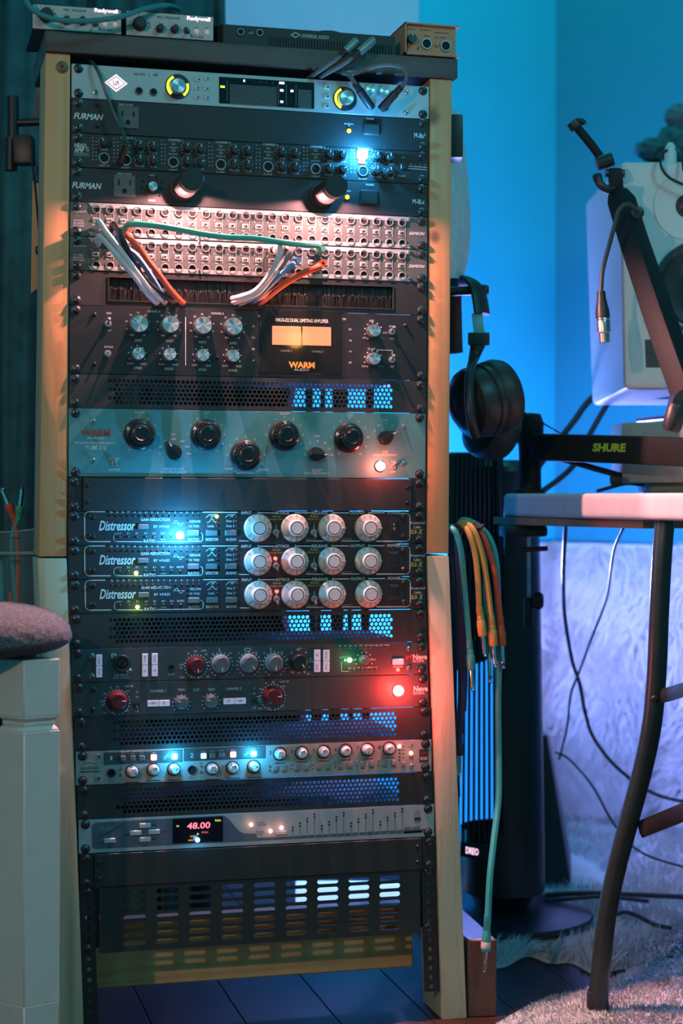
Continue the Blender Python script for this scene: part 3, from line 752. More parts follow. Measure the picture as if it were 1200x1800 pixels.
def chicken():
    pts = [(0, .0165), (.0035, .0105), (.0085, .0040), (.0098, -.002), (.0085, -.0075), (.0040, -.0115), (-.0040, -.0115), (-.0085, -.0075), (-.0098, -.002), (-.0085, .0040), (-.0035, .0105)]
    mb = MB().prism(pts, -.009, -.0005)
    mb.prism([(0, .0160), (.0022, .009), (.0032, -.0105), (-.0032, -.0105), (-.0022, .009)], -.0185, -.0088)
    return mb.mesh('chicken_head_knob', BAKE, True, bevel=.0012, seg=2)
ck = chicken(); ckp = MB().prism([(0, .0148), (.0013, .0075), (-.0013, .0075)], -.0191, -.0184).mesh('pointer', mat('white_arrow_small', (.7,.68,.68), .5), False)
for x, y, rot in ((306,793,-35),(559,798,95),(681,768,58)):
    k = u.put('chicken_head_knob', ck, x, y, .012, rot); put('pointer', ckp, k, WL[k.name])
for t, x, y in (('20',280,797.5),('30',282,785),('60',291,775),('100',305.5,771.8),('200',320,775.5),('400',329,785),('800',332,797.5),('Hz',305,763.5),
                ('3',535,798.5),('4',537,788),('5',545,778.5),('8',558,775),('10',571,778.5),('12',579,788.5),('16',583,799.5),('kHz',557,766.5),
                ('5',658,757),('10',665,748),('4',678,744.5),('20',690,748),('kHz',677,738)): u.T(t, x, y, None, 4)
u.T('BOOST & CUT', 305.5, 824.5, 35, 4.6); u.T('LOW FREQUENCY', 304.5, 830.5, 44, 4.6)
u.T('BOOST', 557, 827, 17, 4.4); u.T('HIGH FREQUENCY', 556.5, 832.5, 43, 4.4)
u.T('CUT', 677, 794.5, 10, 4.2); u.T('HIGH FREQUENCY', 677, 800, 42, 4.2, PRINT)
u.T('WARM', 168, 761, 52, 12, PRINTR, 0, .05); u.T('AUDIO', 168, 770, 30, 4, PRINT)
u.T('PROGRAM EQUALIZER EQP-WA', 167.5, 779, 72, 5); u.T('TUBE EQ', 168, 787.5, 37, 8.4)
u.T('EQ ON', 201, 806.5, 17, 4.6); u.T('BYPASS', 201, 825.5, 19, 4.6); u.put('toggle_switch', toggle_mesh(True, RINGMETAL), 201, 816)
u.T('ON', 691, 811.5, 7, 4); u.T('OFF', 690, 829.5, 9, 4); u.put('toggle_switch', toggle_mesh(True, RINGMETAL), 690, 820.5)
lm = u.put('power_lamp', MB().lathe([(.0078,0),(.0078,.002),(.0066,.0025),(.0062,.006),(.0045,.0085),(0,.0095)], 20, mis=[0,0,1,1,1]).mesh('power_lamp', [CHROME, L_REDHOT]), 669, 819.5, .005)
light('red_lamp_light', 'POINT', WL[lm.name]+Vector((0, -.025, 0)), (1, .10, .06), .25, .005)
for x, y in ((164,741.5),(163.5,810),(709,750.5),(708,815.5)): u.put('screw', screw_mesh(.0028, CHROME), x, y)
u.done()

# ------------------------------------------------------------------ drawers with separate ears
def blank(k, label):
    u = Unit('blank_rack_unit', label, 'blank unit', k, 1, BLACK, 'plain black blank units', panel=False, depth=.20)
    put('front_panel', MB().box(u.xc-.2225, u.xc+.2215, -.0030, .003, u.z0+.0004, u.z1-.0004).mesh('front_panel', CHAR, True, bevel=.0006), u.t)
    for s_ in (-1, 1):
        xa, xb = (u.x0, u.xc-.2235) if s_ < 0 else (u.xc+.2225, u.x1)
        put('ear', MB().box(xa, xb, 0, .0032, u.z0, u.z1).mesh('ear', BLACK, True, bevel=.0004), u.t)
        for dz in (-.0105, .0105): put('screw', screw_mesh(.0026), u.t, (u.xc+s_*(.2165 if s_ < 0 else .2150), -.0031, u.zc+dz))
    return u
blank(12, 'plain black blank unit under the teal equalizer')
blank(23, 'plain black blank unit under the silver converter with the red display')

# ------------------------------------------------------------------ three compressors with large white dials
def dialmesh():
    mb = MB().lathe([(.0188,0),(.0188,.002),(.0172,.0048),(.0108,.0060),(.0104,.0062)], 48)
    return mb.mesh('dial', DIAL)
def dialticks():
    mb = MB()
    for k in range(11):
        a = R(90-(-140+28*k)); d = Vector((math.cos(a), 0, math.sin(a))); q = Vector((-d.z, 0, d.x))*.00042
        for r0, r1, y in ((.0150, .0176, -.0049),): 
            A, B = d*r0+Vector((0, -.0054, 0)), d*r1+Vector((0, -.0047, 0)); mb.add([A-q, A+q, B+q, B-q], [(0,1,2,3)])
        g, f, asp = glyphs(str(k), 0, 0.02); c = d*.0130
        mb.add([(c.x+x*.0016*asp, -.00605, c.z+y*.0021) for x, y in g], f)
    return mb.mesh('dial_marks', PRINTK, False, fix=False)
dm, dtk = dialmesh(), dialticks()
dcap = MB().lathe([(.0106,.005),(.0106,.0150),(.0098,.0162),(.0088,.0162),(.0086,.0158),(.0078,.0158),(.0076,.0163),(0,.0163)], 40, mis=[0,0,0,1,1,0,0]).mesh('cap', [DIALCAP, HOLE])
dptr = MB().box(-.0004, .0004, -.0066, -.0048, .0108, .0186).mesh('pointer', PRINT, False)
def compressor(k, label, ref=None, lit=0):
    u = Unit('compressor', label, 'compressor', k, 1, BLACK, 'compressors with white dials', ref=ref)
    def arc(cx, cy, r, a0, a1): return [(cx+r*math.cos(R(a0+(a1-a0)*i/6)), cy-r*math.sin(R(a0+(a1-a0)*i/6))) for i in range(7)]
    u.line([(184,899.5)] + arc(156.5,907.5,8,90,180) + arc(157,944,8,180,270) + [(194,952)], 1.6)
    u.line([(356,900.3),(417,900.6)], 1.6)
    for a, b in ((453.5,482),(518.5,546),(583.5,613),(647.5,675)): u.line([(a,904.5),(a,899),],1.2); u.line([(a,901.3),(b,901.6)], 1.4)
    u.line([(704,902.5)] + arc(713,909.5,7,90,0) + arc(713,944.5,7,0,-90) + [(661,951.2)], 1.6)
    for a, b in ((420,437),(538,568),(600,632)): u.line([(a,950.6),(b,951)], 1.3)
    u.T('Distressor', 206, 924, 64, 17.5, PRINT, .28, .02)
    u.put('bypass_button', btn_mesh(.0145, .0065, .003, BTN), 251.5, 925.8, .003)
    nums = ('26','23','20','17','14','12','10','9','8','7','6','5','4','3','2','1')
    lm = led_mesh(.0013, OFFRED)
    for i, t in enumerate(nums):
        x = 195.5+10.2*i; u.T(t, x, 900.3+i*.06, None, 3.6, PRINT); u.put('led', lm, x, 907.6+i*.06)
    u.T('GAIN REDUCTION', 273, 913.3, 51, 5, PRINT, 0, .01); u.T('BY', 273.5, 925.5, 7, 4.5); u.T('PASS', 291, 925.5, 14, 4.5); u.disc(281, 925.5, 1.3, PRINT)
    import math as _m
    u.line([(305+i, 919.5-4.5*_m.sin(2*_m.pi*i/16)) for i in range(17)], 1); u.line([(304,919.5),(324,919.5)], .6)
    u.T('REDLINE', 342.5, 916.5, 19, 4, PRINTR if False else PRINT); u.T('1% THD', 341, 925, 18, 4)
    u.put('led', lm, 328, 916.5); u.put('led', lm, 328, 925)
    u.line([(206,938)] + arc(205,943,5,90,180) + arc(205,947,5,180,270) + [(250,952.4)], 1.3)
    u.line([(276,952.2)] + arc(351,947,5,270,360) + arc(351,941.5,5,0,90), 1.3)
    for i, t in enumerate(('1:1','2:1','3:1','4:1','6:1','10:1','20:1','NUKE')):
        x = 210+15.2*i; u.T(t, x, 937.3, None, 3.4); u.put('led', led_mesh(.0013, OFFLED), x, 943.5)
    u.T('RATIO', 263, 951, 21, 5.4, PRINT, 0, .01); u.T('Opto', 286.5, 948.5, 9, 3)
    for x, t, w in ((340,'RATIO',19),(372.4,'DETECTOR',22),(406,'AUDIO',19)):
        u.put('button', btn_mesh(.0158, .0078, .003, BTN), x, 936.8, .003); u.T(t, x, 948.2, w, 4.8, PRINT, 0, .01)
    for x in (372, 406):
        u.line([(x-10,909.5),(x-4,904.5),(x+7,904.5)], 1); u.T('HP', x+1, 907.5, 6, 3.4)
    u.line([(364,918.5),(368,917),(372,911),(376,917),(380,918.5)], 1)
    u.T('Link', 370.5, 924.5, 11, 4); u.T('Dist 2', 404.5, 916, 14, 4); u.T('Dist 3', 404.5, 924.5, 14, 4)
    for x, y in ((381,907.5),(381,916),(381,924.5),(415,907.5),(415,916),(415,924.5)): u.put('led', lm, x, y)
    for x, t, w in ((433,'INPUT',18),(496,'ATTACK',25),(561.5,'RELEASE',28),(628,'OUTPUT',25),(692,'POWER',22)): u.T(t, x, 901.4, w, 5.2, PRINT, 0, .01)
    for x, r in ((453.5,20),(518.5,0),(583.5,-10),(647.5,-20)):
        k_ = u.put('dial', dm, x, 928.2, .003, 90)
        put('dial_marks', dtk, k_, WL[k_.name]); put('cap', dcap, k_, WL[k_.name]); put('pointer', dptr, k_, WL[k_.name])
    for x, t1, t2, w in ((485.5,'Stereo','Image Link',23),(552,'British','Mode (1:1)',23)):
        u.T(t1, x, 907.5, 14, 3.8, PRINTY, .1); u.T(t2, x, 913, w, 3.8, PRINTY, .1)
        u.line([(x-.5,923),(x-.5,932)], 1); u.put('toggle_switch', toggle_mesh(False, RINGMETAL), x-.5, 936, .002); u.put('led', lm, x-.5, 920)
    for x in (546, 609): u.T('Opto(10)', x, 947.4, 17, 3, PRINTD)
    rk = u.put('power_rocker', MB().box(-.0066, .0066, -.0016, 0, -.0096, .0096).mesh('power_rocker', BLKPLAS, True, bevel=.0006), 691.6, 925)
    put('rocker', MB().prism([(-.0048, -.0078), (.0048, -.0078), (.0048, .0078), (-.0048, .0078)], -.0032, -.0014).mesh('rocker', BAKE, True, bevel=.0008), rk, WL[rk.name])
    if ref is None: u.T('I', 692, 921.5, 1.2, 4.5, lift=.0034); u.T('O', 692.5, 929, 4, 4.5, lift=.0034)
    u.T('Empirical', 733.6, 919.6, 25, 5, PRINT, 0, .01); u.T('Labs', 733, 926.3, 12, 5, PRINT, 0, .01); u.T('EL8-', 727.5, 934.6, 12, 7.4, PRINTY, .15, .02); u.T('X', 738.5, 934.6, 8, 9, PRINTY, .15, .03)
    for x, y in ((163,909),(163,943),(708,909.5),(708,943.5)): u.put('screw', screw_mesh(.0034), x, y)
    u.done(); return u
def lit(u, px, py, mt, r, col=None, pw=0, d=.015, name='lit_led'):
    # px,py are read from the photo directly, so undo the reference shift
    dx, dz = u.dx, u.dz; u.dx = u.dz = 0
    o = u.put(name, led_mesh(r, mt), px, py, .001); u.dx, u.dz = dx, dz
    if pw: light(name+'_light', 'POINT', WL[o.name]+Vector((0, -d, 0)), col, pw, .003)
    return o
d1 = compressor(13, 'uppermost white-dial compressor, with a glaring blue-white light')
lit(d1, 316.5, 941, glow('glaring_blue_white_led', (.75, .72, 1.0), 30), .0052, (.04, .45, 1.0), 1.0, .035)
lit(d1, 381, 907.8, L_LIME, .0024, (.5, 1, .1), .004)
d2 = compressor(14, 'middle white-dial compressor, blue mark by its lower right corner', d1)
lit(d2, 239.3, 1007.5, L_LIME, .0027, (.6, 1, .1), .006); lit(d2, 484, 981.5, L_RED, .0026, (1, .1, .1), .004)
d3 = compressor(15, 'lowest white-dial compressor, directly above a perforated vent panel', d1)
lit(d3, 241.6, 1067, L_LIME, .0027, (.6, 1, .1), .008); lit(d3, 486.4, 1039.3, L_RED, .0026, (1, .1, .1), .004)

# ------------------------------------------------------------------ two charcoal preamps with red knobs
NEVEP = mat('charcoal_blue_panel', (.045, .050, .053), .5, 0, .1, 300, .05, 2500)
u = Unit('preamp', 'charcoal preamp with round mic socket, one red knob and white label strips', 'preamp', 17, 1, NEVEP, 'charcoal preamps with red knobs')
def tag_strip(x, y, w, h, n=2, vert=True, txt=None):
    sx, sz = u.S(x, y); wm, hm = w*sx, h*sz
    for i in range(n):
        c = u.P(x, y); 
        if vert: o = put('label_button', MB().box(-wm/2, wm/2, -.0022, 0, -hm/n/2+.0003, hm/n/2-.0003).mesh('label_button', LABELW, True, bevel=.0004), u.t, c+Vector((0, 0, hm/2-hm/n*(i+.5))))
        else: o = put('label_button', MB().box(-wm/n/2+.0003, wm/n/2-.0003, -.0022, 0, -hm/2, hm/2).mesh('label_button', LABELW, True, bevel=.0004), u.t, c+Vector((-wm/2+wm/n*(i+.5), 0, 0)))
    u.Y = -.0022
    if txt:
        for i, t in enumerate(txt):
            if vert: u.T(t, x, y-h/2+h/n*(i+.5), 3.2, 13 if len(t) > 1 else 5, PRINTK) if False else u.T(t, x, y-h/2+h/n*(i+.5), h/n*.6 if len(t) > 1 else None, 3.4 if len(t) > 1 else 4.5, PRINTK, rot=90 if len(t) > 1 else 0)
            else: u.T(t, x-w/2+w/n*(i+.5), y, None, 4.2, PRINTK)
    u.Y = 0
tag_strip(174,1170.5,10.5,41,2,True,('MIC','LINE')); tag_strip(254.5,1169,10,41,2,True,('+48','Ø')); tag_strip(271.6,1168.4,10.5,41,2,True,('300','Ø'))
tag_strip(557,1161.5,11,40,2,True,('Ø','EQL')); tag_strip(573,1161.5,11,40,2,True,('INS','ACL'))
c = u.put('mic_socket', MB().lathe([(.0112,0),(.0112,.0016),(.0105,.0022),(.0085,.0022),(.0080,.0008),(0,.0006)], 28, mis=[0,0,0,1,1]).mesh('mic_socket', [BLKPLAS, HOLE]), 214, 1166)
put('socket_core', MB().lathe([(.0042,.0006),(.0042,.0018),(.0030,.0018),(.0030,.0008),(0,.0008)], 16, mis=[0,0,1,1]).box(-.0065, -.0028, -.0016, -.0006, -.0015, .0015).box(.0028, .0065, -.0016, -.0006, -.0015, .0015).mesh('socket_core', [BLKPLAS, HOLE]), c, WL[c.name])
for x, y in ((200.5,1153.5),(228,1179.5)): u.put('screw', screw_mesh(.0034, CHROME), x, y)
for x, y in ((161.5,1153),(161.5,1188.5),(718,1140),(718,1174)): u.put('screw', screw_mesh(.0032, CHROME), x, y)
u.T('XLR: MIC I/P', 213, 1186.5, 25, 3.6); u.T('JACK: LINE I/P', 213, 1191.5, 29, 3.6)
u.put('jack', jack_mesh(.0042, BLKPLAS), 300.5, 1173); u.T('D.I I/P', 300.5, 1185.5, 11, 3.4)
def nknob(r, h, body, cap):
    mb = MB().lathe([(r,0),(r*1.02,.0012),(r,h*.45),(r*.86,h*.62),(r*.78,h*.95),(r*.7,h),(0,h)], 36, mis=[0,0,0,1,1,1])
    return mb.mesh('knob', [body, cap])
PTRW = mat('white_pointer', (.72,.72,.7), .5)
def nk(x, y, r, h, body, cap, rot, ticks=17, a=150, tr=None):
    k = u.put('knob', nknob(r, h, body, cap), x, y, h*.8, rot)
    put('pointer', pointer_mesh(r*.35, r*.76, .0012, h, PTRW), k, WL[k.name])
    u.ticks(x-2, y+1, tr or r*1320*1.28, ticks, -a, a, 2, 2, PRINT, True)
nk(346.6,1170,.0118,.016,REDKNOB,REDKNOB,172,22,170); nk(390,1167.5,.0122,.017,PALEKNOB,GREYKNOB,180); nk(439.5,1166.6,.0122,.017,PALEKNOB,GREYKNOB,140); nk(484.5,1166,.0122,.017,PALEKNOB,GREYKNOB,180)
nk(527,1163,.0122,.017,BAKE,BAKE,145,9)
for t, x, y in (('-80',343,1145),('LINE',358,1143.5),('10',331,1149),('OFF',319,1168.5),('50',318,1174),('MIC',320,1190.5),('20',336,1190),('10',349,1190.5),('dB',365,1189),('20',362,1150)): u.T(t, x, y, None, 3.4)
for x, y, t in ((390,1143,'<'),(435,1142,'o'),(480,1141.5,'>')):
    u.line([(x-6,y-3),(x-3,y),(x-6,y+3)] if t != 'o' else [(x-6,y),(x-3,y-2.5),(x+3,y-2.5),(x+6,y),(x+3,y+2.5),(x-3,y+2.5),(x-6,y)], .9); u.T('+', x-16, y+6, None, 3.4); u.T('-', x+15, y+5, 4, 1.2)
u.line([(521,1143),(524,1139.5),(530,1139.5)], 1)
for t, x, y in (('360',513,1181),('160',525,1182.5),('80',535,1181),('50',542,1184.5),('OFF',546,1163),('0',543,1173)): u.T(t, x, y, None, 3.4)
for i, t in enumerate(('48','60','80','96','176','192','WCK','AES','INT','PWR')):
    u.T(t, 597+9.2*i, 1135.3-i*.15, None, 3.0); u.put('led', led_mesh(.0010, OFFLED), 597+8.8*i, 1140-i*.1)
for i, t in enumerate(('SIG','-18','-9','-6','+10','+18','+26')):
    u.T(t, 614+7.6*i, 1174.8-i*.3, None, 2.8); u.put('led', led_mesh(.0010, OFFLED), 614+7.6*i, 1179.2-i*.3)
u.line([(600,1163.5),(600,1180),(616,1180)], .8); u.line([(619,1160),(626,1160)], .8); u.T('LEVEL', 655, 1159.5, 12, 3.4); u.T('O/P', 600, 1155.5, 7, 3); u.T('S/C', 607, 1155.5, 6, 3)
nk(641.5,1160.6,.0074,.012,GREYKNOB,GREYKNOB,-45,10,140,14.5)
lit(u, 614.5, 1160.3, L_GRN, .0034, (.1, 1, .35), .012); lit(u, 606.5, 1160.5, glow('dim_green_led', (.2,.9,.2), 2), .0016)
u.put('power_button', btn_mesh(.0158, .0082, .003, LABELW), 700, 1163.3, .003); u.T('POWER', 699.5, 1172, 16, 3.4); lit(u, 699.4, 1177.4, L_RED, .0026, (1,.1,.1), .004)
u.T('Neve', 738, 1154.6, 25, 9.5, PRINT, 0, .04); u.T('1073SPX', 735, 1162, 20, 5)
u.line([(714,1158.5),(716,1152),(720,1157),(723,1151)], 2.6, PRINTR)
u.done()
u = Unit('preamp', 'charcoal preamp with two red knobs and a bright red round lamp', 'preamp', 18, 1, NEVEP, 'charcoal preamps with red knobs')
nk(208,1233,.0130,.016,REDKNOB,REDKNOB,85,24,170); nk(481.5,1224.5,.0130,.016,REDKNOB,REDKNOB,90,24,170)
nk(320.5,1236,.0090,.013,GREYKNOB,GREYKNOB,-60,11,130); nk(372.5,1233.5,.0090,.013,GREYKNOB,GREYKNOB,-65,11,130)
tag_strip(278.5,1236,40,10.5,2,False,('+48V','Ø')); tag_strip(412,1232,40,10.5,2,False,('Ø','+48V'))
u.T('CHANNEL 1', 277.5, 1214.5, 27, 4.4); u.T('TRIM', 318, 1212.5, 12, 4.2); u.T('CLIP', 344.5, 1212.3, 11, 4.2); u.T('TRIM', 371, 1212, 12, 4.2); u.T('CHANNEL 2', 410.5, 1210.5, 27, 4.4)
for cx, cy in ((206,1232),(479.5,1224)):
    for t, dx, dy in (('-80',0,-25),('LINE dB',20,-26),('70',-12,-23),('OFF',18,-17),('60',-22,-13),('OFF',-26,1),('50',-25,7),('MIC',-22,21),('20',-8,21),('20',17,17)): u.T(t, cx+dx, cy+dy, None, 3.3)
for t, x, y in (('Z',241,1216),('HI',241,1225),('LO',241,1250),('Z',446.5,1209.5),('HI',446.5,1219),('LO',446.5,1244)): u.T(t, x, y, None, 3.6)
for x, y in ((239,1237),(446.5,1230)): u.put('toggle_switch', toggle_mesh(False, DARKMETAL), x, y)
for x, y in ((333,1225.5),(354,1225)): u.put('led', led_mesh(.0015, OFFRED), x, y)
for x, y in ((164,1212),(164,1247.5)): u.put('screw', screw_mesh(.0034), x, y)
lm = u.put('power_lamp', MB().lathe([(.0088,0),(.0088,.0018),(.0080,.0024),(.0066,.0024),(.0064,.004),(.0045,.0056),(0,.0062)], 24, mis=[0,0,0,1,1,1]).mesh('power_lamp', [mat('pink_chrome_rim', (.8,.5,.5), .25, .8), L_REDHOT]), 701, 1214.6, .003)
light('red_lamp_light', 'POINT', WL[lm.name]+Vector((0, -.03, 0)), (1, .05, .04), .7, .005)
u.T('Neve', 739, 1210.5, 25, 9.5, PRINT, 0, .04); u.T('1073DPA', 736, 1218.5, 20, 5)
u.done()

# ------------------------------------------------------------------ silver eight channel preamp
u = Unit('eight_channel_preamp', 'silver eight-channel preamp with white knobs and cyan-lit buttons', 'preamp', 20, 1, mat('satin_silver', (.36,.36,.34), .5, .25, .05, 200))
GS = mat('gunmetal_strip', (.055,.062,.066), .45, .1)
for xa, ya, xb, yb in ((183,1333,321,1331),(323,1326.5,467,1324.5)):
    cx, cy = (xa+xb)/2, (ya+yb)/2-1; sx, sz = u.S(cx, cy); w = (xb-xa)*sx
    u.put('button_strip', MB().box(-w/2, w/2, -.0010, 0, -.0082, .0082).mesh('button_strip', GS, True, bevel=.0005), cx, cy)
u.Y = -.0010
for x, y, mt in ((216,1333,BTN),(233,1332.5,BTN),(249,1332.3,BTN),(270,1331,L_PEACH),(306.5,1329.5,L_CYAN),(357.5,1328.5,glow('pale_blue_button', (.5,.75,1), 1.2)),(373,1327.6,BTN),(389,1326.7,BTN),(409.5,1326,L_PEACH),(445.5,1324.7,L_CYAN)):
    o = u.put('push_button', btn_mesh(.0074, .0074, .0026, mt), x, y)
    if mt is L_CYAN: light('cyan_button_light', 'POINT', WL[o.name]+Vector((0, -.018, 0)), (.03, .5, 1), .11, .003)
u.T('1', 195.5, 1332.5, 3, 7.5); u.T('2', 337, 1327.5, 5.5, 7.5)
for x, y in ((292,1330.5),(433,1325.5)): u.line([(x-5,y+5),(x,y-1),(x+5,y-6)], .7); u.line([(x-6,y),(x+6,y-.4)], .5); u.line([(x,y-5),(x,y+5)], .5)
for x, y in ((216,1325.5),(233,1324.5),(249,1324),(270,1323),(306,1321.5),(357,1320.5),(373,1319.8),(389,1319.2),(409,1318),(445,1316.8)): u.rect(x, y, 7, 1.3, PRINTD)
u.Y = 0; u.done('strip_marks')
wk = MB().lathe([(.0092,0),(.0092,.0006),(.0090,.0007)], 28)
aud_knob = MB().lathe([(.0072,0),(.0074,.001),(.0068,.008),(.0056,.0125),(.0046,.0135),(0,.0135)], 28).mesh('knob', mat('white_metal_knob', (.62,.62,.62), .35, .3))
aud_ptr = pointer_mesh(.0012, .0048, .0009, .0135, PRINTK)
def ak(x, y, rot):
    bx, by = x-3, y-2
    u.disc(bx, by, 12.2, PRINTK, 9.5, 28); u.ticks(bx, by, 13, 9, -140, 140, 3.5, 1.4, PRINTD)
    k = u.put('knob', aud_knob, x, y, .0125, rot); put('pointer', aud_ptr, k, WL[k.name])
for x, y, r in ((234.5,1358,120),(272,1355,30),(308,1354,50),(375.5,1353,120),(411.5,1351.5,30),(448.5,1349.5,60)):
    ak(x, y, r); u.rect(x-2, y+17, 24, 1.6, PRINTK)
for x, y in ((195.5,1358.5),(337,1353)): u.put('jack', jack_mesh(.0058, DARKMETAL), x, y); u.T('D.I', x, y+14, 8, 3.4, PRINTK)
for x, y in ((212,1352.5),(353,1347)):
    for dy in (0, 9): u.put('led', led_mesh(.0013, OFFLED), x, y+dy); u.rect(x, y-5+dy*1.9, 4, 1.2, PRINTK)
for i in range(6):
    x, y = 494.5+38.5*i, 1327.2-1.9*i
    ak(x, y, (160,10,-5,15,200,-60)[i]); u.T(str(i+3), x-20, y-4, 4.4, 6.5, PRINTK)
    u.rect(x-2, y+14, 17, 1.4, PRINTK)
    u.put('push_button', btn_mesh(.0068, .0068, .002, PALEKNOB), x-11, y+23.5); u.put('push_button', btn_mesh(.0068, .0068, .002, mat('satin_button', (.25,.25,.24), .5)), x+4.5, y+22.5)
    for dy in (0, 7): u.put('led', led_mesh(.0012, OFFLED), x-21.5, y+19+dy)
    u.rect(x-11, y+31, 9, 1.2, PRINTK); u.rect(x+5, y+30, 9, 1.2, PRINTK)
for x, y, mt in ((702,1312,L_PEACH),(722.5,1324,L_PEACH)): lit(u, x, y, mt, .0026, (1,.4,.3), .002)
u.put('indicator', btn_mesh(.006, .004, .001, PRINTR), 722.5, 1331)
for x, y in ((722,1310),(722.5,1346)): u.put('screw', screw_mesh(.0026, CHROME), x, y)
for x, y in ((173,1329),(173,1367)): u.put('screw', screw_mesh(.0030, CHROME), x, y)
u.put('push_button', btn_mesh(.0064, .0064, .002, PALEKNOB), 708.5, 1343)
for i in range(4): u.rect(708, 1312+i*6.5, 4, 1.2, PRINTK); u.disc(702, 1318+i*6, 1.6, PRINTK)
u.T('audient', 158, 1349.5, 32, 7, PRINTK); u.line([(142,1345),(150,1341.5),(160,1341),(170,1343.5)], 1, PRINTK); u.rect(158,1356.5,34,2,PRINTK)
u.put('badge', MB().box(-.0065, .0065, -.0008, 0, -.0088, .0088).mesh('badge', mat('brown_black_badge', (.045,.02,.02), .5), True, bevel=.0004), 744.5, 1328)
u.Y = -.0008; u.T('ASP', 744.5, 1324, 11, 5, PRINTR); u.T('800', 744.5, 1333, 13, 6, PRINT); u.Y = 0
u.done()

# ------------------------------------------------------------------ silver converter with red clock display
u = Unit('digital_converter', 'silver converter with red 48.00 display and a blue-grey inset', 'converter', 22, 1, mat('pale_silver', (.42,.46,.48), .45, .3, .05, 200))
sx, sz = u.S(280, 1462)
top = [(167,1446),(390,1433.5)] + [(390+i*4, 1433.5+25*(1-math.cos(math.pi*i/10))/2*1.25) for i in range(1, 11)] + [(450,1465.5),(452,1473)]
bot = [(748,1456.5),(748,1462.5),(170,1492.5),(162,1490),(161,1451)]
pts = [u.P(*p) for p in top+[(452,1471)][:0]+bot]
u.inkmb(mat('blue_grey_inset', (.095,.115,.16), .45, .1)).add([(p.x, -.0003, p.z) for p in pts], [tuple(range(len(pts)))])
u.done('inset')
u.put('display', MB().box(-.0335, .0335, -.0012, 0, -.0165, .0165).mesh('display', mat('converter_display', (.006,.007,.012), .15), True, bevel=.0005), 347.5, 1459)
u.Y = -.0012
u.T('48.00', 349, 1451, 41, 11.5, L_SEG, .08, .02); u.T('44', 312, 1452, 5, 3.6, L_RING); u.T('96/k', 383, 1442, 11, 4, L_RING)
u.T('▼', 347.5, 1467, 5, 8, glow('amber_mark', (1,.5,.05), 1.2)) if False else u.disc(347.5, 1466, 2.4, glow('amber_mark', (1,.5,.05), 1.2), n=3)
u.T('LOCK', 338, 1470, 8, 3.2, glow('amber_text', (1,.4,.05), .9)); u.T('INPUT', 336, 1477, 10, 3.2, glow('amber_text2', (1,.4,.05), .9)); u.T('SYNC', 360, 1463, 12, 3.4, glow('red_text', (1,.15,.1), .9))
u.Y = 0
lit(u, 347, 1476.5, L_CYAN, .0034, (.1,.5,1), .008)
for x, y in ((255,1451.6),(238.5,1464.3),(271,1462.5),(255,1476),(193,1478)): u.put('push_button', btn_mesh(.0152, .0062, .003, mat('light_button', (.45,.47,.50), .4, .2)), x, y, .003); 
for x, y in ((270,1450.5),(288,1462),(223,1467),(270,1475),(255,1487),(193,1489),(177,1481)): u.rect(x, y, 8, 1.2, PRINTD)
u.line([(171,1473),(190,1464),(217,1448)], .9, PRINTD); u.T('Apogee', 187, 1456, 24, 9, PRINTD, .3)
for x, y in ((441.5,1450),(475.5,1461),(494.8,1455)): lit(u, x, y, L_PEACH, .0026, (1,.35,.25), .003)
u.put('push_button', btn_mesh(.0152, .0052, .003, mat('light_button2', (.45,.47,.50), .4, .2)), 495, 1464, .003)
for x, y, t in ((458,1446,'CLOCK'),(460,1450.5,'MASTER'),(457,1462,'DIGITAL'),(457,1466.5,'CLIP')): u.T(t, x, y, None, 3, PRINTK)
for i in range(16):
    x = 514+12.85*i; yb = 1467.5-.66*i; hgt = (8, 15, 22, 29)[i % 4] if True else 0
    if i >= 8: hgt = (10, 17, 24, 31)[i % 4]
    u.line([(x, yb),(x, yb-hgt)], .7, PRINTK); u.disc(x, yb-hgt, 1.8, PRINTK); u.disc(x, yb-hgt-5, 1.8, PRINTK)
    u.Y = -.0004; u.T(str(i+1), x+1, yb+4.5, None, 2.6, PRINT); u.Y = 0
u.T('AD-16X', 724, 1455.5, 29, 6.5, PRINTK, .25, .02); u.line([(710,1463.5),(740,1461.8)], 3.2, GS)
u.T('C777', 733, 1432, 10, 4, PRINTK); u.rect(733.5,1439.5,11,6,PRINTK); u.rect(733,1445,11,1.2,PRINTK); u.rect(733,1427,9,1,PRINTK)
u.done()

# ------------------------------------------------------------------ slotted two-space vent at the bottom
u = Unit('slotted_vent_panel', 'black two-space vent panel with nine columns of long slots near the floor', 'vent panel', 24, 2, BLACK, screws=False, panel=False, depth=0)
X0, X1 = W(176, 1615).x, W(738, 1590).x; Z1, Z0 = W(457, 1543).z, W(457, 1656).z
mb = MB(); cw = (W(685,1590).x-W(236.5,1610).x)/8; xa = W(236.5, 1610).x; rh = (W(457,1556).z-W(457,1644).z)/6; za = W(457, 1556).z
for c in range(9):
    for r in range(7): ring(mb, xa+c*cw, za-r*rh, cw/2, rh/2, .0148, .0034, .0, .0016, False)
xl, xr, zt, zb = xa-cw/2, xa+8.5*cw, za+rh/2, za-6.5*rh
mb.box(X0, xl, 0, .0016, Z0, Z1).box(xr, X1, 0, .0016, Z0, Z1).box(xl, xr, 0, .0016, zt, Z1).box(xl, xr, 0, .0016, Z0, zb)
mb.box(X0, X1, 0, .012, Z0-.0014, Z0)
put('slotted_plate', mb.mesh('slotted_plate', CHAR, False, fix=False), u.t)
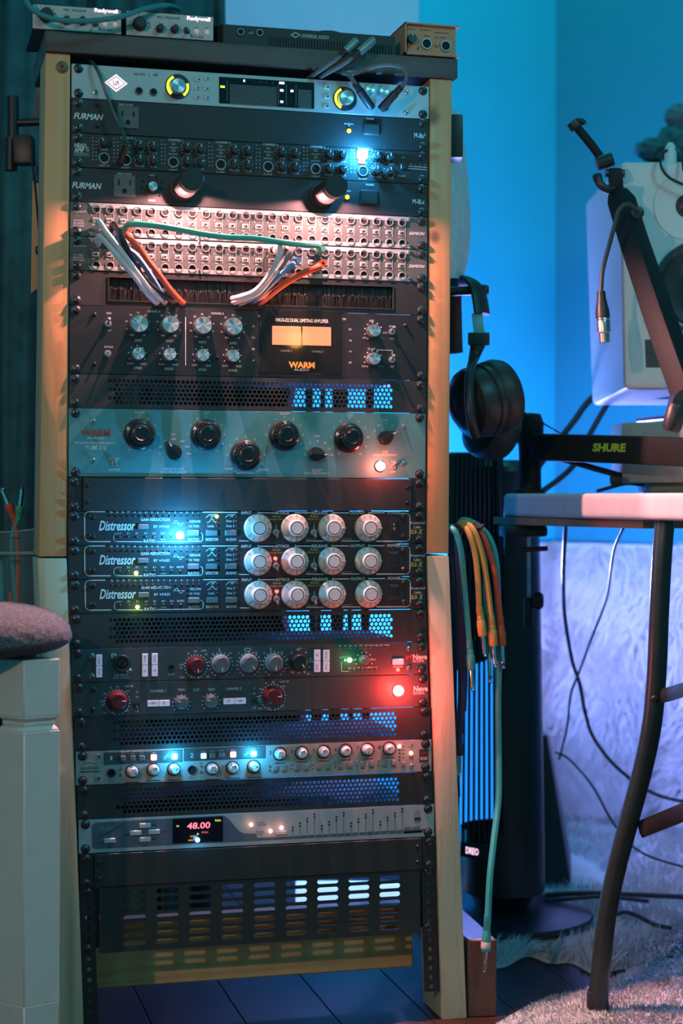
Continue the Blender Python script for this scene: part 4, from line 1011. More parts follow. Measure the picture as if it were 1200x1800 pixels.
for sx_, px in ((-1, 154), (1, 751)):
    for py in (1568, 1668) if sx_ < 0 else (1531, 1629):
        put('rack_screw', screw_mesh(.0054), u.t, W(px, py, .0044))
    xa_, xb_ = ((X0-.016, X0) if sx_ < 0 else (X1, X1+.010))
    put('side_bracket', MB().box(xa_, xb_, .008, .0095, Z0+.004, Z1-.004).mesh('side_bracket', STEEL, False), u.t)
# ------------------------------------------------------------------ things on the top board
CREAM = mat('cream_face', (.46, .45, .44), .55, 0, .05, 100)
def boxthing(px0, py_bot, px1, top_px, name, label, cat, depth, Yf=-.002, group=None):
    x0, x1 = W(px0, py_bot, Yf).x, W(px1, py_bot, Yf).x
    t = thing(name, label, cat, ((x0+x1)/2, Yf, TOPZ), group)
    return t, x0, x1
def mic_preamp(px0, px1, label, els):
    t, x0, x1 = boxthing(px0, 50, px1, 0, 'mic_preamp', label, 'preamp', .11, -.002, 'cream desktop mic preamps')
    y = -.002; zt = TOPZ+.0350
    put('case', MB().box(x0, x1, y+.0016, y+.115, TOPZ+.0002, zt).mesh('case', BLKPLAS, True, bevel=.001), t)
    put('front_panel', MB().box(x0+.0012, x1-.0012, y, y+.0015, TOPZ+.0016, zt-.0022).mesh('front_panel', CREAM, True, bevel=.0004), t)
    p = Panel(t, Y=y)
    (kx, ky), smalls, btns, (tx, ty), (rx, ry), (nx, ny) = els
    k1 = MB().lathe([(.0092,0),(.0092,.003),(.0078,.005),(.0072,.014),(.0064,.015),(0,.015)], 28).mesh('knob', BLKPLAS)
    k2 = MB().lathe([(.0054,0),(.0054,.002),(.0046,.0035),(.0042,.011),(.0036,.012),(0,.012)], 24).mesh('knob', BLKPLAS)
    p.put('knob', k1, kx, ky, .009); p.ticks(kx-2, ky+2, 16.5, 11, -135, 135, 3.5, .9, PRINTK)
    for x, yy in smalls: p.put('knob', k2, x, yy, .008); p.ticks(x-1.5, yy+1.5, 10, 9, -135, 135, 2.4, .8, PRINTK)
    for x, yy in btns: p.put('lit_button', MB().lathe([(.0034,0),(.0034,.0012),(.0026,.0026),(0,.003)], 16).mesh('lit_button', glow('dim_pink_button', (1,.62,.55), .18, (.5,.42,.4))), x, yy); p.rect(x, yy-7, 6, 1, PRINTK)
    p.put('switch', toggle_mesh(False, DARKMETAL), btns[0][0]-17, btns[0][1]-2)
    p.T('MIC PREAMP', tx, ty, 40, 4.6, PRINTK); p.T('RO-04', nx, ny, 22, 4.6, PRINTK)
    p.done(); p.T('Radywell', rx, ry, 41, 9, L_LOGO, 0, .03); p.done('lit_name')
mic_preamp(55.6, 214.6, 'left cream-faced mic preamp on the top board, crossed by a teal cable', ((82,24),((117,34),(145,35)),((184,43),(202,43.5)),(132,18.5),(186.5,20),(185,52)))
mic_preamp(220.5, 376.4, 'right cream-faced mic preamp, next to the black box on the top board', ((246.5,39.5),((282,48),(308,49.5)),((345,55.6),(363,56.5)),(296,31.4),(349,34),(346,65)))
# black accelerator box
x0, x1 = W(379, 70).x, W(694, 90).x; zt = TOPZ+.0250; y = .0
t = thing('dsp_box', 'flat black audio box with ribbed lower front on the top board', 'audio box', ((x0+x1)/2, y, TOPZ))
put('case', MB().hexa([(x0, y+.016, TOPZ), (x0+.010, y, TOPZ), (x1, y, TOPZ), (x1, y+.13, TOPZ), (x0, y+.016, zt), (x0+.010, y, zt), (x1, y, zt), (x1, y+.13, zt)]).add(
    [(x0, y+.016, TOPZ), (x1, y+.13, TOPZ), (x0, y+.13, TOPZ), (x0, y+.016, zt), (x1, y+.13, zt), (x0, y+.13, zt)], [(0,1,2),(3,5,4),(1,4,5,2),(0,2,5,3)]).mesh('case', BLACK, False), t)
p = Panel(t, Y=y)
for q in ((422.5,56.5),(456,58)): p.put('jack', jack_mesh(.0050, RINGMETAL), *q)
p.line([(437,58),(442,59),(444,56)], 1, PRINT)
for a, b, mt in ((9, 5, PRINT), (6.5, 3.4, BLACK)): p.inkmb(mt).add([tuple(p.P(519+dx, 61.5+dy)+Vector((0, -.0003 if mt is PRINT else -.0005, 0))) for dx, dy in ((-a,0),(0,-b),(a,0),(0,b))], [(0,1,2,3)])
p.T('UNIVERSAL AUDIO', 553.5, 64.5, 48, 6.5, PRINT)
for i in range(44):
    xx = W(474+i*5, 80).x
    put('rib', mesh_rib if i else (mesh_rib := MB().box(-.0011, .0011, -.0016, 0, 0, .0120).mesh('rib', BLACK, False)), t, (xx, y, TOPZ+.0006))
p.done()
t = put('desk_puck', MB().lathe([(.0195,0),(.0200,.001),(.0200,.0085),(.0185,.0105),(.0120,.0110),(0,.0108)], 36, ax=(0,0,1)).mesh('desk_puck', BLKPLAS), None, Vector((W(575,52,.05).x, .05, zt+.0003)))
tag(t, 'small round black puck lying on the flat black audio box', 'puck')
put('status_light', led_mesh(.0018, glow('pink_led', (1,.4,.5), 3)), t, WL[t.name]+Vector((-.003, -.0200, .006)))
# tan direct box
TAN = mat('tan_enamel', (.52, .21, .09), .45, 0, .06, 60)
x0, x1 = W(712, 90).x, W(801, 100).x; yf = -.004
t = thing('direct_box', 'tan metal direct box with two round jacks at the end of the top board', 'direct box', ((x0+x1)/2, yf, TOPZ))
b0, b1 = TOPZ+.0015, TOPZ+.0440
put('body', MB().box(x0+.001, x1-.001, yf+.002, yf+.085, b0+.002, b1-.002).mesh('body', TAN, True, bevel=.0006), t)
put('sleeve', MB().box(x0-.0022, x1+.003, yf-.003, yf+.09, b1-.002, b1).box(x0-.0022, x1+.003, yf-.003, yf+.09, b0, b0+.002).box(x0-.0022, x0-.0002, yf-.003, yf+.09, b0, b1).mesh('sleeve', TAN, False), t)
for dx in (.012, .055):
    for dy in (.012, .075): put('foot', MB().lathe([(.004,0),(.0045,.0016),(0,.0016)], 10, ax=(0,0,1)).mesh('foot', BLKPLAS), t, (x0+dx, yf+dy, TOPZ))
p = Panel(t, Y=yf+.002)
k = p.put('knob', cyl_knob(.0062, .010, BAKE, BAKE, 0), 724.5, 67, .008); put('pointer', pointer_mesh(.002, .0058, .001, .010, PRINT), k, WL[k.name])
for q in ((750,76.5),(783.5,80.5)): p.put('jack', jack_mesh(.0080, RINGMETAL), *q, .002)
p.put('push_button', MB().lathe([(.0034,0),(.0034,.002),(.0028,.0024),(0,.0024)], 14).mesh('push_button', TAN), 767.5, 78)
for x, yy, w in ((723,51.5,15),(747,53,20),(776,58,26),(750,63,10),(778,66,12),(767,66,6)): p.rect(x, yy, w, 1.2, PRINTK)
for x, yy in ((715,79),(715,88),(734,86)): p.disc(x, yy, 1.8, PRINTK); p.rect(x+1, yy-4, 6, 1, PRINTK)
p.done()

# ------------------------------------------------------------------ cables in front of the rack
def cmat(name, c, rough=.45): return mat(name, c, rough, 0, .06, 120)
C_WHITE = cmat('white_rubber', (.60,.56,.58)); C_PINK = cmat('rosy_white_rubber', (.66,.52,.54)); C_TEAL = cmat('teal_rubber', (.035,.33,.32)); C_ORG = cmat('orange_red_rubber', (.62,.085,.035))
C_BLK = cmat('black_rubber', (.022,.021,.022)); C_BLUE = cmat('blue_rubber', (.07,.22,.42)); C_GREY = cmat('grey_rubber', (.20,.20,.20)); C_GREEN = cmat('sea_green_rubber', (.05,.36,.26))
C_YEL = cmat('mustard_rubber', (.52,.32,.085)); C_TEAL2 = cmat('braided_teal', (.035,.20,.20), .6)
def cable(label, pts, r, mt, group=None, boots=(), name='patch_cable', n=8, sub=7):
    P = [W(*q) for q in pts]
    t = thing(name, label, 'cable', P[0], group)
    put('cord', MB().tube(crom(P, sub), r, n).mesh('cord', mt), t)
    return t, P
def boot_at(t, base, d, mt, rl=.0048, ln=.022, tip=0.0, name='boot'):
    d = Vector(d).normalized()
    b = put(name, MB().lathe([(0,0),(rl*.75,.0),(rl*.8,ln*.25),(rl*.72,ln*.27),(rl*.85,ln*.40),(rl*.78,ln*.42),(rl,ln*.55),(rl,ln*.96),(rl*.9,ln),(0,ln)], 14, ax=d).mesh(name, mt), t, base)
    if tip:
        put('plug', MB().lathe([(.0030,ln),(.0030,ln+tip*.40),(.0026,ln+tip*.41),(.0026,ln+tip*.45),(.0030,ln+tip*.46),(.0030,ln+tip*.62),(.0026,ln+tip*.63),(.0026,ln+tip*.67),(.0030,ln+tip*.68),(.0031,ln+tip*.80),(.0018,ln+tip*.86),(.0027,ln+tip*.93),(0,ln+tip)], 14, ax=d).mesh('plug', CHROME), b, base)
    return b
RP = .0040
def patch(label, pts, mt, jack, group='patch cables in the patch bays', far=None, r=RP):
    j = W(*jack); first = (jack[0]+ (pts[0][0]-jack[0])*.35, jack[1]+(pts[0][1]-jack[1])*.35, -.034)
    t, P = cable(label, [first]+pts, r, mt, group)
    boot_at(t, j+Vector((0, -.031, 0)), (0, 1, 0), mt, .0050, .028)
    if far:
        jf = W(*far); boot_at(t, jf+Vector((0, -.031, 0)), (0, 1, 0), mt, .0050, .028)
    return t
E_ = [.0, .012, .028]
patch('white patch cable from the upper bay, leftmost bundle', [(174,390,-.045),(187,409,-.052),(206,433,-.052),(236,474,-.045),(263,508,-.030),(285,528,-.010),(290,532,.006)], C_WHITE, (170,403))
patch('white patch cable from the lower bay, leftmost and lowest of its bundle', [(175,415,-.045),(190,430,-.050),(212,457,-.050),(239,489,-.042),(257,513,-.026),(272,529,-.008),(276,533,.006)], C_WHITE, (171,427))
patch('black patch cable from the upper bay beside the white ones', [(199,394,-.040),(208,405,-.046),(220,432,-.044),(233,457,-.040),(250,486,-.034),(272,508,-.024),(300,528,-.010),(306,532,.006)], C_BLK, (194,404))
patch('blue patch cable half hidden behind the black one at the left bundle', [(206,418,-.034),(220,435,-.036),(238,448,-.034),(256,471,-.030),(272,496,-.022),(284,516,-.012),(294,531,.006)], C_BLUE, (197,428))
patch('orange-red patch cable at the left, running down into the brush slot', [(226,417,-.040),(241,432,-.044),(262,460,-.042),(281,485,-.034),(299,509,-.022),(317,529,-.009),(322,533,.006)], C_ORG, (221,408))
patch('long sea-green patch cable stretched across the patch bays', [(229,394,-.046),(268,396,-.048),(316,403.5,-.050),(361,412,-.050),(402,417,-.050),(448,419,-.050),(495,426,-.050),(536,430.5,-.048),(557,432,-.040),(560,440,-.032)], C_GREEN, (217.5,406), far=(558,443))
patch('rosy white patch cable, thickest arc of the right bundle', [(491,434,-.044),(492,446,-.050),(485,462,-.052),(471,487,-.046),(448,512,-.030),(418,523,-.012),(408,525,.006)], C_PINK, (484,441))
patch('rosy white patch cable lowest in the right bundle', [(491,472,-.040),(476,488,-.044),(453,514,-.030),(418,529,-.010),(410,531,.006)], C_PINK, (496,466))
patch('grey patch cable in the right bundle behind the rosy ones', [(513,438,-.040),(502,456,-.044),(483,481,-.040),(458,513,-.026),(428,531,-.008),(420,534,.006)], C_GREY, (516,432))
patch('dark grey patch cable in the right bundle, farthest back', [(503,438,-.032),(490,462,-.034),(464,502,-.028),(436,528,-.008),(430,531,.006)], C_BLK, (507,432))
patch('blue patch cable in the right bundle', [(512,467,-.044),(495,481,-.044),(472,504,-.034),(450,526,-.012),(444,531,.006)], C_BLUE, (516,462))
patch('orange-red patch cable in the right bundle, plugged beside the green one', [(558,470,-.044),(536,478,-.044),(505,495,-.038),(479,515,-.022),(460,530,-.008),(454,534,.006)], C_ORG, (560,466))
patch('thin orange patch cable under the thicker orange one', [(552,476,-.036),(530,485,-.036),(500,503,-.028),(475,522,-.014),(466,532,.006)], C_ORG, (556,470), r=.0018)

# teal cable sweeping over the mic preamps
t, P = cable('braided teal cable sweeping across the fronts of the cream preamps', [(40,-14,-.03),(46,2,-.035),(58,18,-.040),(88,32,-.042),(126,37,-.042),(172,35.5,-.040),(215,28.5,-.034),(249,17,-.024),(280,10,-.01),(302,11,.01),(315,17,.03)], .0034, C_TEAL2, None, name='braided_cable', n=10)
t, P = cable('thin dark cable hanging from the top board into the headphone amplifier', [(158,108,.01),(165,113,-.008),(176,134,-.014),(188,168,-.016),(200,198,-.020),(212,224,-.024),(219,243,-.030),(221,256,-.036)], .0022, cmat('dark_teal_rubber', (.035,.06,.06), .3), None, name='headphone_lead')
boot_at(t, W(221,252,-.040), (-.06, .9, -.42), C_BLK, .0045, .044)
# grey leads with jack plugs in front of the silver interface
GB = cmat('grey_braid', (.14,.15,.15), .6); GP = mat('grey_plug_shell', (.24,.27,.27), .4, .3)
def lead(label, pts, pl, mt2=GP):
    t, P = cable(label, pts, .0030, GB, 'grey jack leads by the silver interface', name='jack_lead')
    a, b = W(*pl[0]), W(*pl[1]); d = b-a; L_ = d.length
    put('plug_body', MB().lathe([(.0034,0),(.0046,.002),(.0046,L_*.28),(.0056,L_*.30),(.0058,L_*.94),(.0050,L_),(0,L_)], 14, ax=d, mis=[1,1,1,0,0,0]).mesh('plug_body', [mt2, C_BLK]), t, a)
lead('grey jack lead with plug lying at the front of the top board, left one', [(541,138,.02),(556,128,-.012),(572,117,-.020),(588,106,-.024),(600,98,-.026)], ((598,99,-.026),(627,71,-.024)))
lead('grey jack lead with plug lying at the front of the top board, right one', [(556,139,.02),(572,130,-.014),(594,118,-.022),(612,107,-.028),(622,101,-.030)], ((619,102,-.030),(657,70,-.026)))
lead('grey jack lead looping in a wide arc above the right knob', [(590,127,.015),(606,130,-.010),(628,128,-.018),(652,119,-.024),(676,114,-.030),(700,117,-.034),(713,130,-.036),(711,146,-.036),(704,155,-.036)], ((706,152,-.036),(668,193,-.020)), C_BLK)
lead('grey jack lead running straight down to the right knob', [(575,124,.015),(596,126,-.008),(612,131,-.018),(620,141,-.024),(626,150,-.026)], ((623,146,-.026),(652,188,-.014)), C_BLK)
# ------------------------------------------------------------------ patch cables hung beside the rack
hk = thing('cable_hook', 'small black hook on the side of the right post holding patch cables', 'hook', W(800, 925, .03))
put('hook_arm', MB().tube(crom([W(789,926,.03), W(800,924,.025), W(822,926,.015), W(842,928,.01), W(850,922,.008)], 6), .0028, 10).mesh('hook_arm', BLKPLAS), hk)
put('hook_plate', MB().box(.2735, .2765, .012, .045, W(790,926,.03).z-.016, W(790,926,.03).z+.016).mesh('hook_plate', BLKPLAS, True, bevel=.0008), hk)
def hung(label, pts, mt, boot, tip, r=.0042, bm=None):
    t, P = cable(label, pts, r, mt, 'patch cables hung beside the rack')
    a, b = W(*boot[0]), W(*boot[1]); c = W(*tip)
    boot_at(t, a, b-a, bm or mt, .0064, (b-a).length, (c-b).length)
    return t
Yh = .012
hung('teal patch cable nearest the post, hung on the hook', [(812,1000,.05),(803,950,.04),(796,930,.025),(791,926,Yh),(797,931,.0),(804,945,-.002),(811,976,.0),(817,1042,Yh),(824,1127,Yh)], C_TEAL, ((824,1126,Yh),(828,1178,Yh)), (827.6,1216,Yh))
hung('mustard patch cable hung on the hook, left of two', [(806,990,.05),(801,940,.04),(805,926,.03),(815,924,.015),(825,940,.006),(835,976,.006),(840,1023,.008),(842,1067,.01)], C_YEL, ((842,1066,.01),(848,1118,.01)), (850.5,1156,.01))
hung('mustard patch cable hung on the hook, right of two', [(808,1000,.05),(800,945,.04),(805,924,.03),(818,920,.015),(832,932,.006),(844,963,.006),(854,1013,.008),(863,1084,.01)], C_YEL, ((863,1083,.01),(867,1135,.01)), (870,1175,.01))
hung('red patch cable hung on the hook', [(812,1000,.06),(806,950,.055),(812,926,.045),(828,920,.03),(842,931,.02),(855.5,960,.018),(869,1006,.018),(879,1085,.018)], C_ORG, ((879,1084,.018),(882,1135,.018)), (882,1177,.018))
hung('sea-green patch cable hung between the mustard ones', [(806,1000,.06),(802,950,.055),(806,920,.045),(822,915,.03),(840,930,.026),(850,965,.026),(853,1010,.026),(857,1100,.026)], C_GREEN, ((857,1100,.026),(859,1148,.026)), (861,1203,.026))
hung('long teal patch cable reaching almost to the floor beside the rack', [(806,980,.07),(802,940,.06),(814,917,.05),(836,922,.04),(859,945,.03),(871,986,.028),(875,1070,.028),(876,1165,.028),(875,1240,.026),(876,1320,.020),(876,1400,.008),(868,1475,-.006),(861,1540,-.016),(857,1612,-.020)], C_TEAL, ((857,1608,-.020),(853,1672,-.020)), (849.5,1711,-.020), r=.0046)
t_ = [o for o in COL.objects if o.get('label', '').startswith('long teal patch')][0]
put('white_ring', MB().lathe([(.0066,0),(.0068,.001),(.0068,.008),(.0066,.009)], 16, ax=W(853,1672,-.020)-W(857,1608,-.020)).mesh('white_ring', mat('pinkish_ring', (.7,.55,.5), .5)), t_, W(853.9,1655,-.020))
C_PUR = cmat('dark_purple_rubber', (.075,.028,.07))
for i, (a, lab) in enumerate((([(797,930,.04),(799,970,.03),(805,1050,.03),(810,1140,.03),(811,1220,.03),(807,1290,.03)], 'dark purple cable hanging nearest to the right post'),
                         ([(803,930,.05),(806,980,.045),(812,1080,.045),(815,1180,.045),(813,1250,.045)], 'dark purple cable hanging behind the teal one'),
                         ([(790,935,.05),(797,1000,.05),(801,1100,.05),(800,1230,.05),(803,1330,.05),(806,1400,.05)], 'thin black lead hanging against the right post'))):
    t, P = cable(lab, a, .0052 if i < 2 else .0022, C_PUR if i < 2 else C_BLK, name='hanging_cable')
    if i == 0: boot_at(t, P[-1], (0,0,-1), C_PUR, .0056, .030, .030)

# ------------------------------------------------------------------ headphones on their hook
t = thing('headphones', 'large black closed headphones hanging from a hook behind the right post', 'headphones', D(850, 600, 2.52))
ph = thing('headphone_hook', 'black rounded peg carrying the headphones', 'hook', D(830, 515, 2.52))
put('peg', MB().tube([Vector((.262,.094,D(770,512,2.52).z)), D(770,512,2.52), D(800,512,2.52), D(846,510,2.52), D(852,509,2.52)], [.007,.007,.007,.007,.0066], 14).mesh('peg', BLKPLAS), ph)
put('peg_end', MB().lathe([(0,-.001),(.0060,0),(.0084,.004),(.0084,.008),(.0060,.012),(0,.013)], 16, ax=RGT).mesh('peg_end', BLKPLAS), ph, D(844, 510, 2.52))
LEATH = mat('black_leatherette', (.024,.023,.024), .45, 0, .15, 200, .15, 900)
# headband: a padded strap seen edge-on, going over the peg
hb = crom([D(795,620,2.62), D(793,560,2.60), D(793,515,2.575), D(803,497,2.555), D(822,494,2.535), D(836,503,2.515), D(843,525,2.505), D(847,552,2.50)], 6)
put('headband', MB().tube(hb, [(.0165, .0065)]*len(hb), 12, flat=RGT).mesh('headband', LEATH), t)
put('slider', MB().tube([D(838,550,2.50), D(840,570,2.50), D(843,590,2.50)], [(.0085,.0012)]*3, 8, flat=RGT).mesh('slider', mat('brushed_slider', (.55,.55,.56), .3, .8)), t)
def cambox(a, b, w, dp, mt, nm, bev=.0015):
    a, b = Vector(a), Vector(b); up = (b-a); f = FWD*dp/2; r = RGT*w/2
    return MB().hexa([a-r-f, a+r-f, a+r+f, a-r+f, b-r-f, b+r-f, b+r+f, b-r+f]).mesh(nm, mt, True, bevel=bev, seg=2)
put('slider_block', cambox(D(841,607,2.50), D(841,585,2.50), .031, .014, BLKPLAS, 'slider_block'), t)
yk = crom([D(840,605,2.50), D(833,628,2.495), D(826,655,2.445), D(824,700,2.418), D(829,745,2.416), D(836,768,2.43)], 6)
put('yoke', MB().tube(yk, [(.0115-.0045*min(1, i/8), .0055) for i in range(len(yk))], 10, flat=RGT).mesh('yoke', BLKPLAS), t)
ax = (RGT*.86 + UPV*.22 + FWD*.46).normalized()
cprof = [(0,0),(.018,-.001),(.030,.002),(.037,.009),(.044,.013),(.047,.020),(.0475,.032),(.0462,.0335),(.0462,.0355),(.0485,.037),(.0490,.043),(.0478,.0445),(.0478,.046),(.0495,.048),(.0510,.062),(.0480,.072),(.038,.076),(.030,.070),(0,.068)]
cprof = [(a*1.10, b*1.10) for a, b in cprof]
cup = put('ear_cup', MB().lathe(cprof[:12], 44, ax=ax).mesh('ear_cup', BLKPLAS), t, D(806,714,2.47))
put('ear_cushion', MB().lathe(cprof[11:], 44, ax=ax).mesh('ear_cushion', LEATH), t, D(806,714,2.47))
# badge on the outer face
bc = D(803,710,2.47) - ax*.0035; e1 = UPV.cross(ax).normalized(); e2 = ax.cross(e1)
g, f, asp = glyphs('OLLO', 0, .02)
put('badge', MB().add([bc + (e2*(x*.016) - e1*(y*.007))*1.0 - ax*.0006 for x, y in g], f).mesh('badge', PRINTD, False, fix=False), cup)
put('far_ear_cup', MB().lathe([(0,0),(.030,.0),(.046,.010),(.050,.022),(.050,.040),(.044,.054),(.030,.056),(0,.052)], 40, ax=(RGT*.80 - UPV*.25 + FWD*.5).normalized()).mesh('far_ear_cup', LEATH), t, D(836,742,2.585))

# ------------------------------------------------------------------ black tower fan with the lit name plate
fc = G(882, 1625, 0.0); FX, FY = fc.x, fc.y
t = thing('tower_fan', 'tall black tower fan on a round base behind the rack', 'fan', fc)
put('base', MB().lathe([(0,0),(.150,0),(.153,.004),(.150,.010),(.120,.015),(.060,.020),(0,.022)], 56, ax=(0,0,1)).mesh('base', mat('black_base', (.018,.019,.02), .35), True), t, fc+Vector((0,0,.013)))
fdir = (CAMP-fc); fdir.z = 0; fdir.normalize()
ac = math.atan2(fdir.y, fdir.x); a0 = ac-R(42); ar = ac-R(150)                     # grille faces a little left of the camera
def rad(z): return .071 - .012*max(0, min(1, (z-.12)/.65))
fm = mat('black_satin_plastic', (.017,.018,.019), .38)
zs = [.075, .10, .12, .30, .50, .68, .74, .765, .78]
nn = 72; mb = MB(); half = R(52)
def fan_ring(angs, zs_, th=.004):
    m_ = MB()
    for i in range(len(angs)-1):
        for j in range(len(zs_)-1):
            q = []
            for a, z in ((angs[i], zs_[j]), (angs[i+1], zs_[j]), (angs[i+1], zs_[j+1]), (angs[i], zs_[j+1])):
                r_ = rad(z); q.append((FX+math.cos(a)*r_, FY+math.sin(a)*r_, z))
            m_.add(q, [(0,1,2,3)])
    return m_
solid = [a0+half+(2*math.pi-2*half)*.5*0 + (math.pi-half*.9)*0]
# side walls between front grille and rear opening
w1 = [ac+R(2)+R(170)*i/40 for i in range(41)]
zz = [.06, .10, .2, .4, .6, .76]
body = fan_ring(w1, zz)
full = [a0+2*math.pi*i/72 for i in range(73)]
low = fan_ring(full, [.06, .10, .165]); body.add(low.v, low.f)
top = fan_ring(full, [.70, .76]); body.add(top.v, top.f)
put('body', body.mesh('body', fm, True, fix=False), t)
put('top_cap', MB().lathe([(rad(.76),0),(rad(.76)-.002,.008),(rad(.76)-.014,.018),(0,.020)], 56, c=(FX,FY,.76), ax=(0,0,1)).mesh('top_cap', fm), t)
put('neck', MB().lathe([(.060,.018),(.045,.032),(.052,.050),(.071,.062)], 48, c=(FX,FY,0), ax=(0,0,1)).mesh('neck', fm), t)
fd_ = (fc-CAMP).dot(FWD)-.062
for i in range(11):
    xt_, xb_ = 803+i*7.9, 795+i*9.3
    put('grille_bar', MB().tube([D(xb_, 1500, fd_), D((xb_+xt_)/2, 1150, fd_), D(xt_, 800, fd_)], .0026, 6).mesh('grille_bar', fm), t)
put('side_panel', MB().hexa([D(780,1510,fd_), D(796,1510,fd_), D(796,1500,fd_+.05), D(780,1500,fd_+.05), D(788,795,fd_), D(802,795,fd_), D(802,797,fd_+.05), D(788,797,fd_+.05)]).mesh('side_panel', fm, True, bevel=.003), t)
put('slit_blocker', MB().hexa([D(784,1185,fd_+.03), D(886,1150,fd_+.03), D(886,1150,fd_+.034), D(784,1185,fd_+.034), D(790,795,fd_+.03), D(880,795,fd_+.03), D(880,795,fd_+.034), D(790,795,fd_+.034)]).mesh('slit_blocker', fm, False), t)  # dark sheet added to block the blue light behind the upper slits
put('corner_strip', MB().tube([D(888, 1500, fd_), D(880, 1150, fd_), D(874, 800, fd_)], .006, 10).mesh('corner_strip', fm), t)
# lit name plate
fq = D(830, 1496, (fc-CAMP).dot(FWD)-.080)
e = Vector((-math.sin(a0+R(4)), math.cos(a0+R(4)), 0)); e = e if e.dot(RGT) > 0 else -e
nrm = Vector((math.cos(a0), math.sin(a0), 0))
pl = MB().hexa([fq+e*dx+Vector((0,0,dz))+nrm*dn for dz in (-.012, .012) for dx, dn in ((-.026,0),(.030,0),(.030,-.004),(-.026,-.004))])
pn = put('name_plate', pl.mesh('name_plate', fm, True, bevel=.0006), t)
g, f, asp = glyphs('DREO', 0, .01)
put('lit_name', MB().add([fq+e*(x*.026)+Vector((0,0,y*.011))+nrm*.0006 for x, y in g], f).mesh('lit_name', L_LOGO, False, fix=False), pn)

# ------------------------------------------------------------------ blue glowing panel added behind the fan to light its slits
ld = (fc-CAMP).dot(FWD)+.20
lc = D(842, 1330, ld); fdx = Vector((FWD.x, FWD.y, 0)).normalized(); rgx = Vector((RGT.x, RGT.y, 0)).normalized()
zl0, zl1 = D(850, 1496, ld).z, D(850, 1150, ld).z
bd = Vector((lc.x, lc.y, 0))
t = thing('slit_glow_panel', 'upright blue glowing panel added behind the tower fan grille', 'lamp', bd)
put('stand', MB().box(-.045, .045, -.03, .03, 0, .012).box(-.008, .008, -.006, .006, .012, zl0).mesh('stand', BLKPLAS, True), t, bd+Vector((0,0,.013)))
def slabx(c, w, d_, z0, z1): return MB().hexa([c+rgx*a+fdx*b+Vector((0,0,z)) for z in (z0, z1) for a, b in ((-w,-d_),(w,-d_),(w,d_),(-w,d_))])
put('housing', slabx(bd+fdx*.010, .052, .006, zl0-.004, zl1+.004).mesh('housing', BLKPLAS, True, bevel=.002), t)
put('diffuser', slabx(bd, .048, .0035, zl0, zl1).mesh('diffuser', glow('blue_diffuser', (.015,.28,.95), 1.0)), t)
BLUEL = (.0, .42, 1.0); VIOL = (.25, .285, 1.0)
# unseen black box added to shade the lower fur, carrying the blue lamp
q0, q1 = D(872, 1000, 3.20), D(934, 1000, 3.20); zc1 = .515
t = thing('fur_shading_box', 'tall narrow black box added behind the tower fan to shade the fur', 'cabinet', Vector(((q0.x+q1.x)/2, (q0.y+q1.y)/2, 0)))
put('shading_box_body', MB().hexa([(q.x, q.y, z) for z in (.012, zc1) for q in (q0, q1, q1+fdx*.16, q0+fdx*.16)]).mesh('shading_box_body', BLKPLAS, True, bevel=.002), t)
lq = (q0+q1)/2+fdx*.08; lq.z = zc1+.001
t = thing('led_puck_lamp', 'assumed round blue LED lamp on top of the added shading box', 'lamp', lq)  # unseen source assumed for the blue light on wall and fur
put('lamp_base', MB().lathe([(0,0),(.024,0),(.024,.012),(0,.012)], 24, ax=(0,0,1)).mesh('lamp_base', BLKPLAS), t, lq)
put('lamp_dome', MB().lathe([(.022,.012),(.020,.024),(.010,.032),(0,.034)], 24, ax=(0,0,1)).mesh('lamp_dome', glow('blue_dome', (.1,.3,1.0), 2)), t, lq)
light('led_puck_lamp_light', 'POINT', lq+Vector((0,0,.065)), VIOL, 36, .03)
# glowing bar added on the floor for bright patches behind the slots
f0, f1 = D(520, 1578, 2.96), D(705, 1572, 2.96); f0.z = f1.z = 0; fv = (f1-f0).normalized(); fn = Vector((-fv.y, fv.x, 0))
t = thing('floor_light_bar', 'bright violet-white glowing bar added on the floor behind the slotted panel', 'lamp', (f0+f1)/2)
put('housing', MB().hexa([(q.x, q.y, z) for z in (.001, .014) for q in (f0-fn*.02, f1-fn*.02, f1+fn*.02, f0+fn*.02)]).mesh('housing', BLKPLAS, True, bevel=.002), t)
put('diffuser', MB().tube([f0+Vector((0,0,.034)), (f0+f1)/2+Vector((0,0,.034)), f1+Vector((0,0,.034))], .0195, 14).mesh('diffuser', glow('violet_white_diffuser', (.30,.50,1.0), 1.3)), t)
light('floor_light_bar_light', 'POINT', (f0+f1)/2+fn*.05+Vector((0,0,.12)), (.03,.42,1.0), .5, .04)

# black case standing behind the fan
pa = [(905,1300),(962,1300),(1004,1556),(905,1556)]; dp = 3.12
mb = MB().hexa([D(940,1556,dp), D(1004,1556,dp), D(1004,1553,dp+.22), D(942,1553,dp+.22), D(940,1292,dp+.04), D(962,1292,dp+.04), D(965,1290,dp+.2), D(942,1290,dp+.2)])
zmin = min(v[2] for v in mb.v[:4]); mb.v = [(x, y, .013 if i < 4 else z) for i, (x, y, z) in enumerate(mb.v)]
tag(put('equipment_case', mb.mesh('equipment_case', mat('black_vinyl', (.016,.016,.018), .45, 0, .2, 200, .2, 700), True, bevel=.006, seg=2)), 'black slope-sided case on the floor behind the tower fan', 'case')

